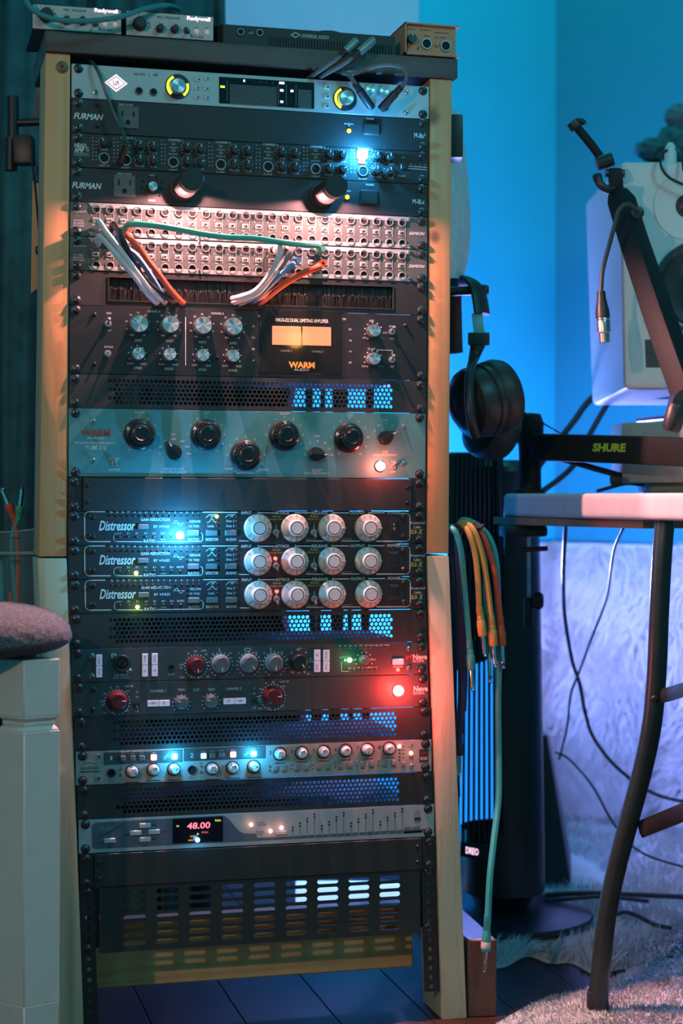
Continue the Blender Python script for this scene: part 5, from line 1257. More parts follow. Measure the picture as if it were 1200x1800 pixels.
# brown wooden block next to the right post
q = [G(819, 1795), G(876, 1792)]
zb = .1075; xr = G(876,1790).x; 
mb = MB().hexa([(.3005, .002, 0), (xr, -.004, 0), (xr+.012, .20, 0), (.3005, .20, 0), (.3005, .002, zb), (xr-.0005, -.004, zb), (xr+.012, .20, zb), (.3005, .20, zb)])
tag(put('wooden_block', mb.mesh('wooden_block', wood('brown_stained_block', (.085,.046,.030), (.12,.066,.045), 8, (8,8,1.2), rough=.4), True, bevel=.002)), 'dark brown wooden block on the floor beside the right post', 'block')

# ------------------------------------------------------------------ folding table
A = D(878, 868, 2.70); B = D(1200, 865, 2.20); TZ = .7225
ed = Vector((B.x-A.x, B.y-A.y, 0)).normalized(); pr = Vector((-ed.y, ed.x, 0)); pr = pr if pr.x > 0 else -pr
A = Vector((A.x, A.y, 0)); th_ = .0365; rc = .035
outl = [A+ed*rc+pr*0, ]
def corner(c, u_, v_, r, n=6): return [c+u_*(r-r*math.sin(math.pi/2*i/n))+v_*(r-r*math.cos(math.pi/2*i/n)) for i in range(n+1)]
far = A+ed*1.35; wd_ = .62
poly = list(reversed(corner(A, ed, pr, rc)))
poly = corner(A, ed, pr, .02)                      # from the front edge round to the left end
poly = [far, ] + poly + [A+pr*wd_, far+pr*wd_]
t = thing('folding_table', 'white plastic folding table with a bent grey tube leg', 'table', A+ed*.6)
mb = MB(); n = len(poly)
mb.add([(p.x, p.y, TZ-th_) for p in poly]+[(p.x, p.y, TZ) for p in poly], [tuple(range(n)), tuple(range(2*n-1, n-1, -1))]+[(i, (i+1) % n, n+(i+1) % n, n+i) for i in range(n)])
put('tabletop', mb.mesh('tabletop', mat('white_table_plastic', (.62,.59,.58), .45, 0, .04, 60, .05, 500), True, bevel=.009, seg=4), t)
LEGM = mat('grey_enamel_tube', (.042,.062,.060), .32, .4, .1, 60)
lp = [(1168,916,2.285),(1163,980,2.285),(1158,1080,2.29),(1154,1180,2.295),(1146,1270,2.30),(1130,1350,2.31),(1106,1440,2.32),(1082,1530,2.335),(1066,1610,2.345),(1056,1700,2.355),(1051,1770,2.362)]
P = crom([D(*q) for q in lp], 5)
put('leg', MB().tube(P, .0132, 18).mesh('leg', LEGM), t)
foot = D(1050,1772,2.364)
put('foot_cap', MB().lathe([(0,0),(.0152,0),(.0155,.003),(.0150,.034),(.0132,.036)], 20, ax=(0,0,1)).mesh('foot_cap', BLKPLAS), t, Vector((foot.x, foot.y, .001)))
leg2 = [Vector((p.x, p.y, p.z))+pr*.5 for p in P]
put('leg', MB().tube(leg2, .0132, 14).mesh('leg', LEGM), t)
put('brace', MB().tube([D(1158,1225,2.295), D(1180,1219,2.25), D(1240,1200,2.15)], [(.010,.003)]*3, 8, flat=UPV).mesh('brace', LEGM), t)
put('brace', MB().tube([D(1126,1458,2.315), D(1160,1444,2.28), D(1240,1412,2.16)], [(.0125,.004)]*3, 8, flat=UPV).mesh('brace', BLKPLAS), t)
put('bolt', MB().lathe([(.005,0),(.005,.002),(.003,.004),(0,.0045)], 12, ax=-FWD).mesh('bolt', DARKMETAL), t, D(1150,1228,2.283))
# plank under the table edge
def along(px, d): return D(px, 900, d)
p0, p1 = along(866, 2.71), along(1129, 2.34); p0.z = p1.z = 0; dv = (p1-p0).normalized(); nv = Vector((-dv.y, dv.x, 0)); nv = nv if nv.x > 0 else -nv
zt_ = TZ-th_-.0006
mb = MB().hexa([(q.x, q.y, z) for z in (zt_-.0115, zt_) for q in (p0, p1, p1+nv*.09, p0+nv*.09)])
tag(put('clamp_plank', mb.mesh('clamp_plank', wood('warm_plank', (.30,.18,.09), (.40,.26,.14), 8, (3,3,8)), True, bevel=.001)), 'thin wooden plank held under the table edge by the clamp', 'plank')

# ------------------------------------------------------------------ desk boom arm
t = thing('boom_arm', 'black desk microphone boom arm with lime lettering clamped to the table', 'boom arm', D(932, 868, 2.68))
ARM = mat('black_satin_arm', (.013,.014,.014), .6, 0, .1, 150, spec=.25)
zc_ = D(940, 790, 2.66).z
bp_ = D(931, 868, 2.68)
put('column', MB().lathe([(.024,0),(.024,.006),(.0178,.008),(.0172,.06),(.0180,.075),(.0205,.080),(.0215,.110),(.0165,.124),(0,.126)], 28, ax=(0,0,1)).mesh('column', ARM), t, Vector((bp_.x, bp_.y, TZ+.0004)))
hp = [D(944,786,2.66), D(1080,790,2.56), D(1240,796,2.45)]
arm = MB().tube(hp, [.0295]*3, 4, flat=(UPV)); 
lo = put('lower_arm', arm.mesh('lower_arm', ARM, True, bevel=.004, seg=3), t)
# lettering on the arm face
A1, A2 = D(1041, 786.5, 2.5865-.0245), D(1100, 787, 2.543-.0245); ex = (A2-A1); ez = UPV*((.0128))
g, f, asp = glyphs('SHURE', .12, .05); mid = (A1+A2)/2
put('lime_lettering', MB().add([mid+ex*x+ez*y for x, y in g], f).mesh('lime_lettering', PRINTG, False, fix=False), lo)
up_ = [D(1222,735,2.27), D(1160,560,2.34), D(1112,418,2.42), D(1092,352,2.46), D(1085,336,2.465)]
put('upper_arm', MB().tube(up_, [.0225,.0225,.0215,.0212,.0150], 4, flat=(RGT*.74+FWD*.67)).mesh('upper_arm', ARM, True, bevel=.002, seg=2), t)
put('hinge', cambox(D(1083,338,2.465), D(1080,296,2.465), .020, .016, ARM, 'hinge', .004), t)
put('hinge_pin', MB().lathe([(0,-.014),(.006,-.014),(.006,.014),(0,.014)], 14, ax=RGT).mesh('hinge_pin', DARKMETAL), t, D(1080,305,2.465))
wk = crom([D(1049,309,2.46), D(1053,322,2.455), D(1064,332,2.455), D(1078,333,2.46)], 5)
put('wing_knob', MB().tube(wk, [.007]*4+[.006]*(len(wk)-4), 10).mesh('wing_knob', BLKPLAS), t)
put('clamp', MB().lathe([(0,-.012),(.010,-.012),(.0105,0),(.010,.012),(0,.012)], 16, ax=RGT*.9+UPV*.3).mesh('clamp', BLKPLAS), t, D(1062,284,2.47))
put('thin_rod', MB().tube([D(1066,292,2.47), D(1040,256,2.48), D(1012,222,2.49)], .0064, 12).mesh('thin_rod', ARM), t)
put('rod_end', MB().lathe([(0,-.004),(.0095,-.004),(.0105,0),(.0095,.008),(0,.009)], 16, ax=(RGT*-.55+UPV*.75)).mesh('rod_end', BLKPLAS), t, D(1011,222,2.49))
put('rod_hook', MB().tube(crom([D(1006,216,2.485), D(1014,212,2.485), D(1024,213,2.485), D(1027,219,2.485)], 4), .0035, 8).mesh('rod_hook', BLKPLAS), t)
put('lower_knob', MB().lathe([(0,0),(.011,0),(.013,.006),(.013,.030),(.010,.036),(0,.038)], 18, ax=(RGT*-.25+UPV*-1)).mesh('lower_knob', BLKPLAS), t, D(1190,712,2.26))
put('joint', MB().lathe([(0,-.02),(.020,-.018),(.022,0),(.020,.018),(0,.02)], 20, ax=FWD).mesh('joint', BLKPLAS), t, D(1203,712,2.285))
put('side_rod', MB().tube([D(985,806,2.64), D(1040,822,2.60), D(1090,836,2.56)], .0048, 8).mesh('side_rod', BLKPLAS), t)
put('side_rod_knob', MB().lathe([(0,0),(.009,0),(.010,.004),(.009,.016),(0,.018)], 14, ax=RGT*-1).mesh('side_rod_knob', BLKPLAS), t, D(1092,842,2.56))
# clamp under the table
cx = D(929, 935, 2.665)
put('clamp_jaw', MB().box(cx.x-.045, cx.x+.026, cx.y-.018, cx.y+.018, zt_-.030, zt_-.0122).mesh('clamp_jaw', BLKPLAS, True, bevel=.006, seg=2), t)
put('clamp_screw', MB().lathe([(.0028,-.100),(.0028,0)], 12, ax=(0,0,1)).mesh('clamp_screw', RINGMETAL), t, Vector((cx.x, cx.y, zt_-.030)))
put('tee_bar', MB().tube([D(912,967,2.66), D(962,964,2.66)], .0040, 10).mesh('tee_bar', BLKPLAS), t)
put('clamp_socket', MB().lathe([(0,0),(.007,0),(.0078,-.008),(.0078,-.040),(.006,-.044),(0,-.044)], 16, ax=(0,0,1)).mesh('clamp_socket', BLKPLAS), t, Vector((cx.x, cx.y, zt_-.124)))
put('clamp_knob', MB().lathe([(0,0),(.012,.001),(.0135,.006),(.0135,.012),(.010,.016),(0,.017)], 22, ax=RGT).mesh('clamp_knob', BLKPLAS), t, D(936,1056,2.655))
# microphone cable hung on the arm
t, P = thing('microphone_cable', 'black microphone cable with a metal connector hanging from the boom arm', 'cable', D(1060, 560, 2.40)), None
cp = crom([D(1122,378,2.412), D(1114,364,2.396), D(1100,359,2.392), D(1088,369,2.394), D(1081,392,2.398), D(1070,432,2.402), D(1059,475,2.402), D(1056,514,2.402)], 7)
put('cord', MB().tube(cp, .0031, 10).mesh('cord', cmat('grey_black_rubber', (.05,.05,.05))), t)
put('cable_exit', MB().lathe([(.0095,0),(.0090,.004),(.004,.005),(0,.003)], 16, ax=-FWD).mesh('cable_exit', BLKPLAS), t, D(1120,374,2.41))
dd = D(1062,602,2.402)-D(1056,512,2.402); L_ = dd.length
put('boot', MB().lathe([(0,0),(.0058,0),(.0064,L_*.15),(.0086,L_*.30),(.0098,L_*.40),(.0100,L_*.52),(.0092,L_*.53)], 20, ax=dd).mesh('boot', BLKPLAS), t, D(1056,512,2.402))
put('connector', MB().lathe([(.0094,L_*.53),(.0098,L_*.55),(.0090,L_*.57),(.0096,L_*.60),(.0096,L_*.80),(.0078,L_*.82),(.0076,L_*1.0),(.0066,L_*1.0),(.0060,L_*.90),(0,L_*.90)], 24, ax=dd).mesh('connector', mat('nickel', (.55,.52,.50), .28, .95)), t, D(1056,512,2.402))

# ------------------------------------------------------------------ white studio monitor on its stand
SPK = mat('white_speaker_shell', (.66,.65,.66), .45, 0, .03, 40)
t = thing('studio_monitor', 'white studio monitor speaker with dark woofer behind the boom arm', 'speaker', D(1227, 690, 2.7))
df, db = 2.55, 2.90
fr = [D(1097,684,df), D(1360,684,df), D(1360,283,df), D(1090,283,df)]
bk = [D(1040,713,db), D(1280,713,db), D(1280,352,db), D(1028,352,db)]
mb = MB().hexa([fr[0], fr[1], bk[1], bk[0], fr[3], fr[2], bk[2], bk[3]])
put('cabinet', mb.mesh('cabinet', SPK, True, bevel=.012, seg=4, ang=25), t)
def cdisc(px, py, prof, mts, nm, mis=None):
    return put(nm, MB().lathe(prof, 48, ax=-FWD, mis=mis).mesh(nm, mts), t, D(px, py, df))
w = cdisc(1230, 505, [(.070,-.001),(.069,.003),(.064,.0035),(.060,.0015),(.056,.003),(.052,.0015),(.030,-.001+.0012),(.020,.004),(0,.008)], [DARKMETAL, LEATH], 'woofer', [0,0,0,1,1,1,1,1])
cdisc(1208, 362, [(.018,-.001),(.017,.002),(.013,.0015),(.010,.003),(0,.006)], [BLKPLAS], 'tweeter')
cdisc(1208, 362, [(.052,-.0005),(.050,.0022),(.046,.0014),(.020,.0006)], [SPK], 'waveguide')
a_, b_ = D(1134,648,df), D(1250,597,df)
put('port', MB().hexa([D(1135,646,df-.0006), D(1260,646,df-.0006), D(1260,646,df+.02), D(1135,646,df+.02), D(1133,597,df-.0006), D(1260,597,df-.0006), D(1260,597,df+.02), D(1133,597,df+.02)]).mesh('port', mat('port_black', (.05,.06,.06), .6), False), t)
st = thing('speaker_stand', 'black desktop stand post under the white monitor', 'stand', D(1240, 860, 2.74))
sp = D(1215, 760, 2.74); spz = D(1215, 690, df).z-.004
put('post', MB().box(sp.x-.030, sp.x+.02, sp.y-.015, sp.y+.015, TZ+.012, spz-.03).mesh('post', BLKPLAS, True, bevel=.002), st)
put('top_plate', MB().box(sp.x-.06, sp.x+.06, sp.y-.08, sp.y+.08, spz-.03, spz-.022).mesh('top_plate', BLKPLAS, True, bevel=.002), st)
put('foot_plate', MB().box(sp.x-.02, sp.x+.1, sp.y+.02, sp.y+.16, TZ+.0004, TZ+.012).mesh('foot_plate', BLKPLAS, True, bevel=.002), st)
# grey box on the table
t = thing('desktop_box', 'pale grey equipment box on the table behind the boom arm', 'equipment box', D(1180, 850, 2.62))
q0, q1 = D(1092, 800, 2.60), D(1290, 800, 2.48); zlo, zhi = TZ+.016, D(1150, 742, 2.58).z
fd = Vector((FWD.x, FWD.y, 0)).normalized()
mb = MB().hexa([(v.x, v.y, z) for z in (zlo, zhi) for v in (q0, q1, q1+fd*.10, q0+fd*.10)])
put('shell', mb.mesh('shell', mat('pale_grey_plastic', (.42,.42,.39), .5), True, bevel=.004, seg=2), t)
q2, q3 = D(1142, 860, 2.60), D(1300, 860, 2.5)
mb = MB().hexa([(v.x, v.y, z) for z in (TZ+.0004, zlo) for v in (q2, q3, q3+fd*.08, q2+fd*.08)])
put('foot', mb.mesh('foot', mat('pale_foot', (.36,.38,.33), .5), True, bevel=.005, seg=2), t)
# white pod and its lead on the speaker
t = thing('white_pod', 'small white rounded pod with a thin black lead on top of the monitor', 'pod', D(1178, 283, 2.66))
pz = D(1178, 284, 2.60)
put('pod_body', MB().lathe([(0,-.0255),(.009,-.0245),(.0095,.006),(.0080,.016),(.004,.022),(0,.023)], 20, ax=UPV).mesh('pod_body', SPK), t, D(1178, 276, 2.66))
put('lead', MB().tube(crom([D(1172,264,2.54), D(1163,272,2.535), D(1161,290,2.53), D(1170,307,2.53), D(1186,318,2.53), D(1215,330,2.53)], 6), .0021, 8).mesh('lead', C_BLK), t)
put('lead', MB().tube(crom([D(1188,262,2.6), D(1197,270,2.55), D(1201,300,2.53)], 6), .0021, 8).mesh('lead', C_BLK), t)

# ------------------------------------------------------------------ loose cables right of the rack
def run(label, pts, r, mt=C_BLK, group='loose black cables around the table'):
    P = [D(*q) for q in pts]; o = put('loose_cable', MB().tube(crom(P, 6), r, 8).mesh('loose_cable', mt)); tag(o, label, 'cable', group); return o
run('black cable dropping from under the table, crossing the thinner one', [(994,926,2.75),(990,1000,2.85),(992,1080,2.95),(1005,1160,3.02),(1018,1200,3.05),(1030,1260,3.08),(1045,1300,3.1),(1085,1350,3.1),(1150,1395,3.05),(1230,1415,3.0)], .0034)
run('thin black cable under the table, crossing the thicker one', [(1095,928,2.6),(1078,970,2.7),(1066,1050,2.85),(1040,1120,2.95),(1018,1180,3.0),(1003,1220,3.02),(996,1280,3.05),(982,1335,3.08)], .0021)
run('thin cable curving over the white fur towards the table leg', [(975,1322,3.05),(1000,1335,3.05),(1040,1380,3.0),(1080,1450,2.95),(1130,1500,2.9),(1230,1532,2.85)], .0021)
run('black cable lying along the far edge of the floor rug', [(958,1573,2.93),(1020,1570,2.93),(1100,1572,2.92),(1230,1578,2.90)], .0045)
run('second black cable lying close beside the first on the rug', [(955,1582,2.90),(1000,1580,2.90),(1060,1576,2.90),(1140,1584,2.88)], .0035)
run('short black cable curling on the rug right of the table leg', [(1086,1607,2.80),(1100,1603,2.78),(1125,1612,2.77),(1152,1626,2.755),(1180,1631,2.75)], .0038)
run('black speaker cable slanting down left from the monitor', [(1052,690,3.0),(1030,710,2.98),(1005,745,2.95),(968,790,2.92),(940,830,2.9)], .0056)
run('black speaker cable slanting down behind the boom arm', [(1075,700,3.0),(1060,722,2.98),(1030,775,2.94),(1010,815,2.9),(985,840,2.88),(955,862,2.86)], .0050)
run('black cable arching under the bottom of the monitor', [(1068,710,2.93),(1090,702,2.92),(1130,692,2.91),(1190,692,2.9)], .0040)
run('thin wire slanting from the headphones to the boom arm', [(900,712,2.62),(930,730,2.63),(985,762,2.66)], .0012)
run('black cable on the table in front of the grey box', [(1050,863,2.72),(1068,858,2.70),(1100,850,2.68),(1130,853,2.66),(1160,860,2.62)], .0030)
# paper and black adapter behind the right post
mb = MB(); sh = [(806,198,2.56),(812,215,2.56),(817,260,2.56),(822,310,2.56),(826,360,2.56),(827,410,2.56),(823,455,2.56),(814,492,2.56)]
lf = [(770,195,2.445),(770,215,2.445),(770,260,2.445),(770,310,2.445),(770,360,2.445),(770,410,2.445),(770,455,2.445),(770,492,2.445)]
rows_ = []
for a, b in zip(crom([Vector(D(*q)) for q in lf], 4), crom([Vector(D(*q)) for q in sh], 4)):
    rows_.append([a.lerp(b, i/8) + FWD*(-.02*math.sin(math.pi*i/8)) for i in range(9)])
v = [p for r_ in rows_ for p in r_]; n = 9
mb.add(v, [(i*n+j, i*n+j+1, (i+1)*n+j+1, (i+1)*n+j) for i in range(len(rows_)-1) for j in range(8)])
mb.add([p+FWD*.0006 for p in v], [(i*n+j, i*n+j+1, (i+1)*n+j+1, (i+1)*n+j) for i in range(len(rows_)-1) for j in range(8)])
tag(put('paper_sheet', mb.mesh('paper_sheet', mat('white_paper', (.62,.64,.64), .7), True, fix=False)), 'curled white paper sheet hanging behind the right post', 'paper')
o = put('power_adapter', cambox(D(796,282,2.385), D(796,206,2.385), .025, .04, BLKPLAS, 'power_adapter', .003)); tag(o, 'black power adapter fixed behind the upper right post', 'adapter')

# ------------------------------------------------------------------ white fur throw and floor rug
FURM = mat('white_fur', (.66,.62,.58), .9, 0, .08, 30, .4, 120)
from mathutils import noise as mnoise
def fur(grid, name, ln, count, mt, parent, droop, ok=None):
    # grid: rows of points (surface); strands leaning along the surface
    nr, nc = len(grid), len(grid[0]); mb = MB()
    for _ in range(count):
        a, b = random.random()*(nr-1.001), random.random()*(nc-1.001); i, j = int(a), int(b); fa, fb = a-i, b-j
        p = grid[i][j].lerp(grid[i][j+1], fb).lerp(grid[i+1][j].lerp(grid[i+1][j+1], fb), fa)
        if ok and not ok(p): continue
        dr = (grid[i+1][j]-grid[i][j]).normalized(); dc = (grid[i][j+1]-grid[i][j]).normalized(); nm = dr.cross(dc).normalized()
        if nm.dot(CAMP-p) < 0: nm = -nm
        q = mnoise.noise_vector(p*6.0)
        d = (nm*random.uniform(.25, .8) + dr*(droop+q.x*1.1+random.uniform(-.3,.3)) + dc*(q.y*1.3+random.uniform(-.4,.4))).normalized()
        l = ln*random.uniform(.6, 1.3); s_ = d.cross(nm).normalized()*random.uniform(.0006, .0013)
        m1 = p+d*l*.55+nm*l*.05; m2 = p+d*l-nm*l*.10+dr*l*.2
        mb.add([p-s_, p+s_, m1+s_*.8, m1-s_*.8, m2], [(0,1,2,3),(3,2,4)])
    o = put(name, mb.mesh(name, mt, True, fix=False, ang=180), parent); o['kind'] = 'stuff'; return o
def sheet(grid, name, mt, parent=None):
    nr, nc = len(grid), len(grid[0]); mb = MB()
    mb.add([p for r_ in grid for p in r_], [(i*nc+j, i*nc+j+1, (i+1)*nc+j+1, (i+1)*nc+j) for i in range(nr-1) for j in range(nc-1)])
    return put(name, mb.mesh(name, mt, True, fix=False, ang=180), parent)
def wallbase(tt):
    if tt >= 0: return Vector((KX+.5*tt, KY-.866*tt, 0)) + Vector((-.866,-.5,0))*.06
    return Vector((KX+.866*tt, KY+.5*tt, 0)) + Vector((.5,-.866,0))*.06
G1 = []
for i in range(26):
    v_ = i/25; row = []
    for j in range(40):
        tt = -.20+.85*j/39; b_ = wallbase(tt) if abs(tt) > .06 else wallbase(-.06).lerp(wallbase(.06), (tt+.06)/.12)
        inw = Vector((-.60,-.80,0))
        z = .615-.600*v_; p = b_+inw*(.02+.05*math.sin(v_*math.pi*.9)+.03*mnoise.noise(Vector((tt*5, z*5, 0))))+Vector((0,0,z))
        if v_ < .12: p -= inw*.03*(1-v_/.12)
        row.append(p)
    G1.append(row)
t = thing('fur_throw', 'white shaggy fur throw hanging on the wall behind the table', 'fur throw', wallbase(.2))
sheet(G1, 'backing', FURM, t); fur(G1, 'pile', .042, 18000, FURM, t, .55)
G3 = []
for i in range(24):
    a_ = i/23; row = []
    for j in range(40):
        s_ = j/39; px_ = 866+(1260-866)*s_
        yn = 1698-14*math.sin(s_*9)-10*s_+5*math.sin(s_*31); yf_ = 1452-20*s_
        py_ = yf_+(yn-yf_)*a_
        p = G(px_, py_, .004); p.z = .0006 if i == 23 else .004; p.z = .0006 if i == 23 else .007+.004*mnoise.noise(Vector((px_*.02, py_*.02, 4)))
        for n_, k0 in ((Vector((-.866,-.5,0)), .10), (Vector((.5,-.866,0)), .10)):
            dd_ = (p-Vector((KX,KY,0))).dot(n_)
            if dd_ < k0: p = p+n_*(k0-dd_)
        row.append(p)
    G3.append(row)
cc_ = [D(890,1556,dp), D(1004,1556,dp), D(890,1553,dp+.22), D(1004,1553,dp+.22)]
cbx = (min(q.x for q in cc_)-.03, max(q.x for q in cc_)+.03, min(q.y for q in cc_)-.03, max(q.y for q in cc_)+.03)
def free(p):
    if (p.x-fc.x)**2+(p.y-fc.y)**2 < .172**2: return False
    if cbx[0] < p.x < cbx[1] and cbx[2] < p.y < cbx[3]: return False
    if (p.x-bd.x)**2+(p.y-bd.y)**2 < .09**2: return False
    return True
t = thing('shaggy_rug', 'white shaggy rug under the tower fan reaching to the wall', 'rug', G(1060, 1600))
sheet(G3, 'backing', FURM, t); fur(G3, 'pile', .032, 16000, FURM, t, .35, free)
G2 = []
for i in range(16):
    row = []
    for j in range(26):
        s_ = j/25; bx = 820+(1240-820)*s_; by = 1822-165*s_**.8
        by += 6*math.sin(s_*14)
        p = G(bx, by+ (i/15)*(70+120*s_), .010+.006*mnoise.noise(Vector((bx*.02, i*.4, 2))))
        if i == 0: p.z = .002
        row.append(p)
    G2.append(row)
t = thing('floor_rug', 'pale shaggy rug on the floor in front of the table leg', 'rug', G(1000, 1790))
FUR2 = mat('beige_felted_wool', (.50,.53,.52), .95, 0, .12, 30, .4, 200); sheet(G2, 'backing', FUR2, t); fur(G2, 'pile', .006, 20000, FUR2, t, .2)
# pale panel on the back wall, above and behind the rack
def onwall(px, py, off=.0):
    d = ray(px, py); n_ = Vector((.5, -.866, 0)); k0 = Vector((KX, KY, 0))+n_*off
    s_ = (k0-CAMP).dot(n_)/d.dot(n_); return CAMP+d*s_
q = [onwall(392, 900, .022), onwall(736, 900, .022)]; z0_, z1_ = .95, 2.1; n_ = Vector((.5,-.866,0))*.02
mb = MB().hexa([(v.x, v.y, z) for z in (z0_, z1_) for v in (q[0], q[1], q[1]-n_, q[0]-n_)])
tag(put('wall_panel', mb.mesh('wall_panel', mat('pale_lilac_board', (.62,.62,.66), .6, 0, .03, 20), True, bevel=.004)), 'pale rectangular board on the back wall above the rack', 'wall board')

# dim plush toy on a small shelf behind the monitor
def blob(c, rad_, nz, mt, nm, parent, sub=4, fr=22.0):
    bm = bmesh.new(); bmesh.ops.create_icosphere(bm, subdivisions=sub, radius=1.0)
    for v_ in bm.verts:
        n__ = 1+nz*mnoise.noise(Vector(v_.co)*fr*.12)+nz*.5*mnoise.noise(Vector(v_.co)*fr*.4)
        v_.co = Vector((v_.co.x*rad_[0]*n__, v_.co.y*rad_[1]*n__, v_.co.z*rad_[2]*n__))
    me = bpy.data.meshes.new(nm); bm.to_mesh(me); bm.free(); me.materials.append(mt); me.shade_smooth()
    return put(nm, me, parent, c)
sh_ = D(1200, 290, 3.30)
t = put('shelf_board', MB().hexa([(v.x, v.y, z) for z in (sh_.z-.016, sh_.z) for v in (D(1120,290,3.30), D(1300,290,3.24), D(1300,290,3.24)+fdx*.16, D(1120,290,3.30)+fdx*.16)]).mesh('shelf_board', BLKPLAS, True, bevel=.002))
tag(t, 'dark shelf hidden behind the top of the white monitor', 'shelf')
PL1 = mat('dim_grey_plush', (.10,.17,.18), .95, 0, .2, 60, .6, 200); PL2 = mat('dark_teal_plush', (.03,.12,.13), .95, 0, .25, 60, .6, 200)
t = thing('plush_toy', 'blurry dark plush toy with a grey head behind the white monitor', 'plush toy', sh_)
blob(D(1196, 250, 3.36)+Vector((0,0,-.004)), (.042,.036,.045), .25, PL2, 'body', t); blob(D(1193, 205, 3.35), (.027,.026,.024), .18, PL1, 'head', t)
blob(D(1150, 268, 3.36)+Vector((0,0,.004)), (.036,.03,.022), .3, PL2, 'tail', t)

# black sheet and cables added behind the rack to break up the vent light
mb = MB(); n = 40; cols = []
for i in range(n+1):
    s_ = i/n; p = D(370, 900, 2.80).lerp(D(520, 900, 2.84), s_)
    cols.append([Vector((p.x, p.y, z))+fdx*(.012*math.sin(s_*26)) + rgx*(.03*s_*math.sin(z*7)) for z in (.30,.42,.54,.66,.78,.9,1.02,1.14,1.25)])
v = [p for c in cols for p in c]
for off_ in (0, .002): mb.add([p+fdx*off_ for p in v], [(i*9+j, (i+1)*9+j, (i+1)*9+j+1, i*9+j+1) for i in range(n) for j in range(8)])
tag(put('vent_darkening_sheet', mb.mesh('vent_darkening_sheet', mat('vent_sheet_black', (.018,.02,.022), .9), True, fix=False, ang=180)), 'black sheet added behind the middle of the rack to darken the vents', 'cloth')
for k_, (px_, w_, lab) in enumerate(((548,.006,'thick black cable added behind the rack to darken the vents, left of five'),(566,.004,'black cable added behind the rack to darken the vents, second of five'),(590,.010,'thickest black cable added behind the rack to darken the vents, third of five'),(612,.004,'black cable added behind the rack to darken the vents, fourth of five'),(648,.007,'black cable added behind the rack to darken the vents, right of five'))):
    P = [D(px_+6*math.sin(k_*2.1+z_*5), 900, 2.70+.01*k_) for z_ in (.36,.55,.75,1.0,1.25)]
    P = [Vector((p.x, p.y, z_)) for p, z_ in zip(P, (.36,.55,.75,1.0,1.25))]
    tag(put('hanging_cable', MB().tube(crom(P, 6), w_, 8).mesh('hanging_cable', C_BLK)), lab, 'cable', 'cables added behind the rack to darken the vents')
# ------------------------------------------------------------------ dark curtain behind the rack's left half
DRAPE = mat('dark_teal_cloth', (.035,.13,.15), .85, 0, .25, 25, .25, 400)
mb = MB(); P0, P1 = D(-90, 900, 2.72), D(392, 900, 2.86); n = 150
cols = []
for i in range(n+1):
    s_ = i/n; p = P0.lerp(P1, s_); off_ = .024*math.sin(s_*34+2*math.sin(s_*9))+.008*math.sin(s_*75+1)
    cols.append([Vector((p.x, p.y, z))+Vector((FWD.x,FWD.y,0))*(off_*(1.1-.25*z)) + Vector((math.sin(z*2.3+s_*12)*.012,0,0)) for z in (.01,.3,.6,.9,1.2,1.5,1.9)])
v = [p for c in cols for p in c]
mb.add(v, [(i*7+j, (i+1)*7+j, (i+1)*7+j+1, i*7+j+1) for i in range(n) for j in range(6)])
mb.add([p+Vector((FWD.x,FWD.y,0))*.002 for p in v], [(i*7+j, (i+1)*7+j, (i+1)*7+j+1, i*7+j+1) for i in range(n) for j in range(6)])
tag(put('dark_curtain', mb.mesh('dark_curtain', DRAPE, True, fix=False, ang=180)), 'dark teal cloth hanging in folds behind the left side of the rack', 'curtain')
# black stand with clamp at the far left
t = thing('clamp_stand', 'black metal tube on a cross clamp fixed left of the rack', 'clamp arm', D(92, 214, 2.52))
sd = 2.52; MET = mat('worn_black_metal', (.035,.034,.032), .4, .5, .2, 90)
def vtube(px, y0, y1, r, nm, d_=sd): put(nm, MB().tube([D(px,y0,d_), D(px,(y0+y1)/2,d_), D(px,y1,d_)], r, 16).mesh(nm, MET), t)
vtube(22.5, 170, 246, .0090, 'tube')
vtube(19, 243, 300, .0095, 'collar')
put('clamp', cambox(D(44,290,sd-.01), D(42,240,sd-.01), .028, .03, BLKPLAS, 'clamp', .003), t)
put('cross_bar', MB().tube([D(28,216,sd), D(55,215,sd), D(92,214,sd)], .0058, 12).mesh('cross_bar', MET), t)
# narrow wooden slat and thin strap behind the post
o = put('pine_batten', MB().hexa([D(54,516,2.40), D(92,490,2.40), D(92,490,2.42), D(54,516,2.42), D(57,318,2.40), D(92,316,2.40), D(92,316,2.42), D(57,318,2.42)]).mesh('pine_batten', PINE_OLD, True, bevel=.001)); tag(o, 'short pine slat leaning behind the left post', 'slat')
o = put('blue_cloth', MB().hexa([D(57,318,2.39), D(92,322,2.39), D(92,322,2.398), D(57,318,2.398), D(76,232,2.39), D(92,232,2.39), D(92,232,2.398), D(76,232,2.398)]).mesh('blue_cloth', mat('blue_cloth_weave', (.03,.085,.19), .8), True, bevel=.001)); tag(o, 'small blue cloth hanging beside the left post above the slat', 'cloth')
o = put('grey_strap', MB().tube([D(63,206,2.44), D(69,160,2.44), D(80,105,2.44)], [(.0050,.001)]*3, 8, flat=RGT).mesh('grey_strap', mat('mauve_grey_strap', (.14,.115,.125), .7))); tag(o, 'grey strap slanting down behind the left post', 'strap')
P = crom([D(56,285,2.37), D(62,330,2.365), D(68,400,2.36), D(74,435,2.36)], 5)
o = put('thin_lead', MB().tube(P, .0016, 8).mesh('thin_lead', C_BLK)); tag(o, 'thin black lead crossing the pine slat', 'cable')
put('knot', MB().lathe([(0,-.006),(.006,-.004),(.007,0),(.006,.004),(0,.006)], 12, ax=RGT).mesh('knot', BLKPLAS), o, D(69,440,2.36))
